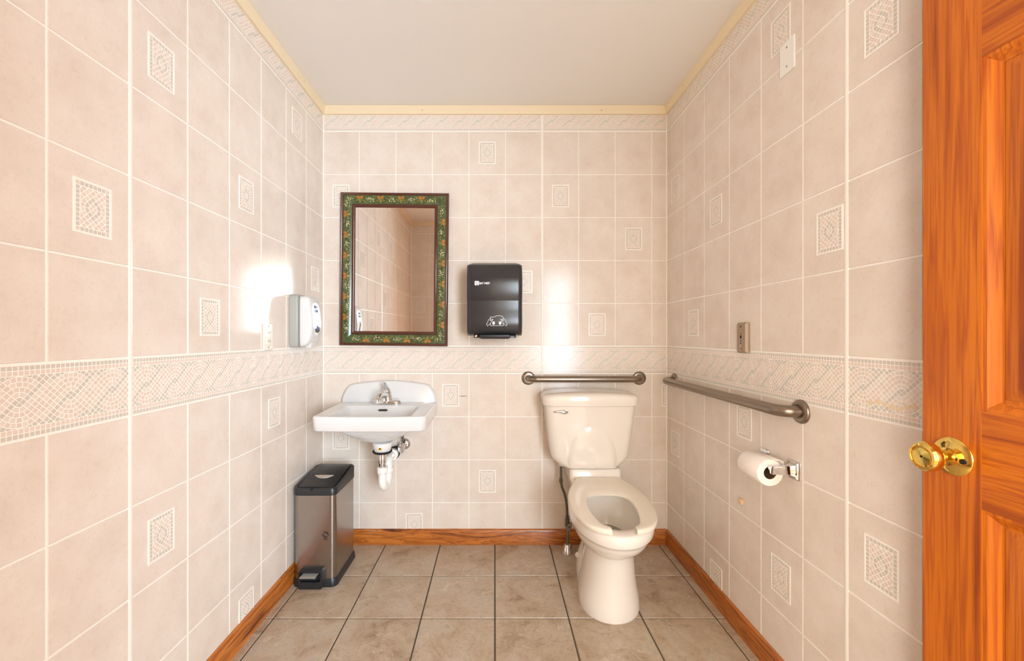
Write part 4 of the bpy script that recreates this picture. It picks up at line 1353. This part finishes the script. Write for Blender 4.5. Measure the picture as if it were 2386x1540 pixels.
# arched relief on the tank front, proudest at the foot of the tank
bl_ = []
for j in range(13):
    q = 1 - j / 12
    row = []
    for k in range(33):
        a = math.pi * k / 32
        x = TKX + 0.004 - 0.128 * math.cos(a) * q
        z = 0.4815 + 0.222 * math.sin(a) ** 0.8 * q
        lift = min(1.0, (1 - q) * 6.0) * (0.0035 + 0.013 * max(0.0, 1 - (z - 0.4815) / 0.222))
        row.append((x, tank_front(x, z) + 0.0008 - lift, z))
    bl_.append(row)
MB().loft(bl_, False, False, False).obj('tank_relief', M_BONE, to, smooth=80)
lidz = lambda zz: (lambda x, y: zz - 0.010 * ((x - TKX) / 0.245) ** 2)
MB().loft([trr(0.238, 2.100, 0.800, 0.045), trr(0.243, 2.094, 0.803, 0.048), trr(0.245, 2.092, 0.820, 0.05), trr(0.2455, 2.091, lidz(0.850), 0.05), trr(0.243, 2.095, lidz(0.858), 0.05), trr(0.236, 2.105, lidz(0.8635), 0.048), trr(0.20, 2.14, lidz(0.867), 0.04), trr(0.10, 2.19, lidz(0.868), 0.03)]).obj('tank_lid', M_BONE, to, smooth=50)
fy = 2.107
MB().lathe([(0.0125, 0), (0.0125, 0.005), (0.009, 0.009)], (0.357, fy + 0.002, 0.7715), (0, -1, 0), 24).obj('lever_boss', M_CHROME, to, smooth=40)
MB().loft([[(x, fy - 0.008 - d * math.cos(a), z0_ + h * math.sin(a)) for a in [2 * math.pi * k / 14 for k in range(14)]] for x, h, d, z0_ in
           ((0.370, 0.003, 0.003, 0.770), (0.362, 0.009, 0.006, 0.770), (0.350, 0.0105, 0.007, 0.7705), (0.335, 0.0075, 0.006, 0.7735), (0.315, 0.0048, 0.005, 0.7735), (0.300, 0.004, 0.0045, 0.7715), (0.2955, 0.002, 0.002, 0.7712))]).obj('flush_lever', M_CHROME, to, smooth=50)

# water supply of the toilet
ws = thing('supply_valve', (0.388, 2.225, 0), 'grey water supply hose and stop valve rising from the floor left of the toilet', 'supply valve')
SVX, SVY = 0.388, 2.225
MB().lathe([(0.036, 0.0), (0.036, 0.004), (0.017, 0.044), (0.012, 0.046)], (SVX, SVY, 0), (0, 0, 1), 28).obj('floor_escutcheon', M_CHROME, ws, smooth=35)
MB().tube([(SVX, SVY, 0.03), (SVX, SVY, 0.15)], 0.0088, 16).obj('riser_pipe', M_OLD, ws, smooth=50)
MB().lathe([(0.012, 0.140), (0.012, 0.178), (0.0095, 0.180), (0.0095, 0.194)], (SVX - 0.001, SVY, 0), (0, 0, 1), 12).obj('valve_body', M_HOSE, ws)
MB().loft([[(SVX + 0.006 + 0.013 * math.cos(a) + 0.006 * math.sin(a), SVY - y, 0.146 + 0.022 * math.sin(a)) for a in [2 * math.pi * k / 24 for k in range(24)]] for y in (0.016, 0.028)]).obj('valve_handle', M_OLD, ws, smooth=40)
MB().lathe([(0.0035, 0.028), (0.0035, 0.030)], (SVX + 0.006, SVY, 0.146), (0, -1, 0), 10).obj('handle_screw', M_DARK, ws)
hp = [(SVX - 0.001, SVY, 0.19), (SVX - 0.003, SVY, 0.24), (SVX - 0.007, SVY, 0.28), (SVX - 0.016, SVY, 0.315), (SVX - 0.028, SVY, 0.345), (SVX - 0.033, SVY, 0.37), (SVX - 0.034, SVY, 0.40), (SVX - 0.034, SVY, 0.468)]
MB().tube(hp, 0.0064, 14).obj('hose', M_HOSE, ws, smooth=50)
MB().lathe([(0.0085, 0.372), (0.0095, 0.376), (0.0095, 0.392), (0.0085, 0.396)], (SVX - 0.034, SVY, 0), (0, 0, 1), 16).obj('hose_ferrule', M_HOSE, ws)
MB().lathe([(0.013, 0.462), (0.0155, 0.466), (0.0155, 0.484)], (SVX - 0.032, SVY, 0), (0, 0, 1), 14).obj('tank_nut', M_BONE, ws)

# ------------------------------------------------------------------ waste bin
BX0, BX1, BY0, BY1 = -0.930, -0.7365, 1.920, 2.190
wbn = thing('pedal_bin', ((BX0 + BX1) / 2, (BY0 + BY1) / 2, 0), 'slim brushed steel pedal bin with black lid and base under the sink', 'waste bin')
MB().loft([rrect(BX0, BX1, BY0, BY1, 0.026, 0.030, 8), rrect(BX0, BX1, BY0, BY1, 0.026, 0.4235, 8)]).obj('body', M_STEEL, wbn, smooth=40)
MB().loft([rrect(BX0 - 0.005, BX1 + 0.007, BY0 - 0.006, BY1 + 0.008, 0.030, 0.0, 8), rrect(BX0 - 0.0055, BX1 + 0.008, BY0 - 0.007, BY1 + 0.009, 0.030, 0.006, 8), rrect(BX0 - 0.005, BX1 + 0.006, BY0 - 0.005, BY1 + 0.007, 0.030, 0.027, 8), rrect(BX0 - 0.001, BX1 + 0.0015, BY0 - 0.0015, BY1 + 0.0015, 0.027, 0.036, 8)]).obj('base', M_BLACK, wbn, smooth=40)
def ltop(off):
    def f(x, y):
        q = min(max((y - BY0) / (BY1 - BY0), 0), 1)
        return 0.4525 + 0.030 * (0.5 - 0.5 * math.cos(math.pi * min(1, q * 1.05))) + off
    return f
o2 = 0.003
MB().loft([rrect(BX0 - o2, BX1 + o2, BY0 - o2, BY1 + o2, 0.028, 0.420, 8), rrect(BX0 - o2, BX1 + o2, BY0 - o2, BY1 + o2, 0.028, ltop(-0.005), 8), rrect(BX0, BX1, BY0, BY1, 0.026, ltop(0.0), 8),
           rrect(BX0 + 0.008, BX1 - 0.008, BY0 + 0.008, BY1 - 0.008, 0.022, ltop(0.0), 8), rrect(BX0 + 0.010, BX1 - 0.010, BY0 + 0.010, BY1 - 0.010, 0.022, ltop(-0.007), 8)]).obj('lid_rim', M_BLACK, wbn, smooth=40)
def ldome(off):
    def f(x, y):
        q = (y - BY0) / (BY1 - BY0)
        return 0.4525 + 0.030 * (0.5 - 0.5 * math.cos(math.pi * min(1, max(0, q * 1.05)))) + off + 0.006 * math.sin(math.pi * min(1, max(0, q)))
    return f
nl = 12
gx0, gx1, gy0, gy1 = BX0 + 0.0125, BX1 - 0.0125, BY0 + 0.012, BY1 - 0.012
lid = []
for j in range(nl + 1):
    y = gy0 + (gy1 - gy0) * j / nl
    row = []
    e_ = min(j, nl - j)
    ins = 0.006 if e_ == 0 else 0.0
    for x, dz in ((gx0 + ins, -0.008), (gx0 + ins, -0.001), (gx0 + ins + 0.003, 0.0015), ((gx0 + gx1) / 2, 0.003), (gx1 - ins - 0.003, 0.0015), (gx1 - ins, -0.001), (gx1 - ins, -0.008)):
        row.append((x, y, ldome(dz)(x, y)))
    lid.append(row)
MB().loft(lid, True, True, True).obj('lid', M_BLACK, wbn, smooth=40)
mb = MB()
cy0 = 2.035
pts = []
for k in range(13):
    q = -1 + 2 * k / 12
    pts.append(((BX0 + BX1) / 2 + 0.046 * q, cy0 + 0.002 * (1 - q * q)))
for k in range(1, 12):
    q = 1 - 2 * k / 12
    pts.append(((BX0 + BX1) / 2 + 0.046 * q, cy0 - 0.026 * (1 - q * q)))
lo_ = [(x, y, ldome(0.001)(x, y)) for x, y in pts]
hi_ = [(x, y, ldome(0.0047)(x, y)) for x, y in pts]
tag(mb.loft([lo_, hi_]).obj('lid_badge', M_PEDAL, wbn), 'silver crescent on the lid')
MB().lathe([(0.0065, -0.003), (0.0065, 0.0006)], ((BX0 + BX1) / 2 - 0.010, BY0 - o2, 0.448), (0, -1, 0), 16).obj('lid_notch', M_DARK, wbn)
# pedal in its black housing
PX0, PX1 = -0.898, -0.786
ph_ = MB()
ro = rrect(PX0, PX1, 0.0, 0.085, 0.012, 0, 5)
ri = rrect(PX0 + 0.009, PX1 - 0.009, 0.034, 0.077, 0.008, 0, 5)
bot = rrect(PX0 - 0.004, PX1, 0.0, 0.085, 0.014, 0, 5)
ph_.loft([[(x, 1.9215, z) for x, z, _ in ro], [(x, 1.898, z) for x, z, _ in ro], [(x, 1.895, 0.0425 + (z - 0.0425) * 0.96) for x, z, _ in ro], [(x, 1.895, z) for x, z, _ in ri], [(x, 1.916, z) for x, z, _ in ri]])
ph_.obj('pedal_housing', M_BLACK, wbn, smooth=35)
MB().loft([[(x, y, z) for x, y, z in ((PX0 + 0.014, 1.915, 0.066), (PX1 - 0.016, 1.915, 0.066), (PX1 - 0.016, 1.915, 0.058), (PX0 + 0.014, 1.915, 0.058))], [(x, y, z) for x, y, z in ((PX0 + 0.008, 1.885, 0.056), (PX1 - 0.026, 1.885, 0.056), (PX1 - 0.026, 1.885, 0.048), (PX0 + 0.008, 1.885, 0.048))]]).obj('pedal', M_BLACK, wbn, bevel=0.002)
MB().loft([[(x, y, z) for x, y, z in ((PX0 + 0.018, 1.911, 0.0652), (PX1 - 0.022, 1.911, 0.0652), (PX1 - 0.022, 1.911, 0.0660), (PX0 + 0.018, 1.911, 0.0660))], [(x, y, z) for x, y, z in ((PX0 + 0.011, 1.886, 0.0560), (PX1 - 0.030, 1.886, 0.0560), (PX1 - 0.030, 1.886, 0.0580), (PX0 + 0.011, 1.886, 0.0580))]]).obj('pedal_plate', M_PEDAL, wbn)
# printed mark on the body
mb = MB()
lx, lz, lr = -0.7810, 0.2395, 0.0140
for a0, a1 in ((160, 318), (-20, 138)):
    arc = [math.radians(a0 + (a1 - a0) * k / 20) for k in range(21)]
    mb.prism([(lx + lr * math.cos(a), BY0, lz + lr * math.sin(a)) for a in arc] + [(lx + lr * 0.74 * math.cos(a), BY0, lz + lr * 0.74 * math.sin(a)) for a in reversed(arc)], (0, -0.0004, 0))
for dz, w_ in ((-0.0185, 0.0110), (-0.0225, 0.0090)):
    mb.box(lx - w_ + 0.001, lx + w_ + 0.001, BY0 - 0.0004, BY0, lz + dz - 0.0009, lz + dz + 0.0009)
dk = MB()
for a0, a1 in ((166, 312), (-14, 132)):
    arc = [math.radians(a0 + (a1 - a0) * k / 16) for k in range(17)]
    dk.prism([(lx + lr * 0.72 * math.cos(a), BY0, lz + lr * 0.72 * math.sin(a)) for a in arc], (0, -0.0003, 0))
dk.obj('mark_fill', M_MARK, wbn)
tag(mb.obj('printed_mark', M_DARK, wbn), 'black printed ring with a slash and two lines')
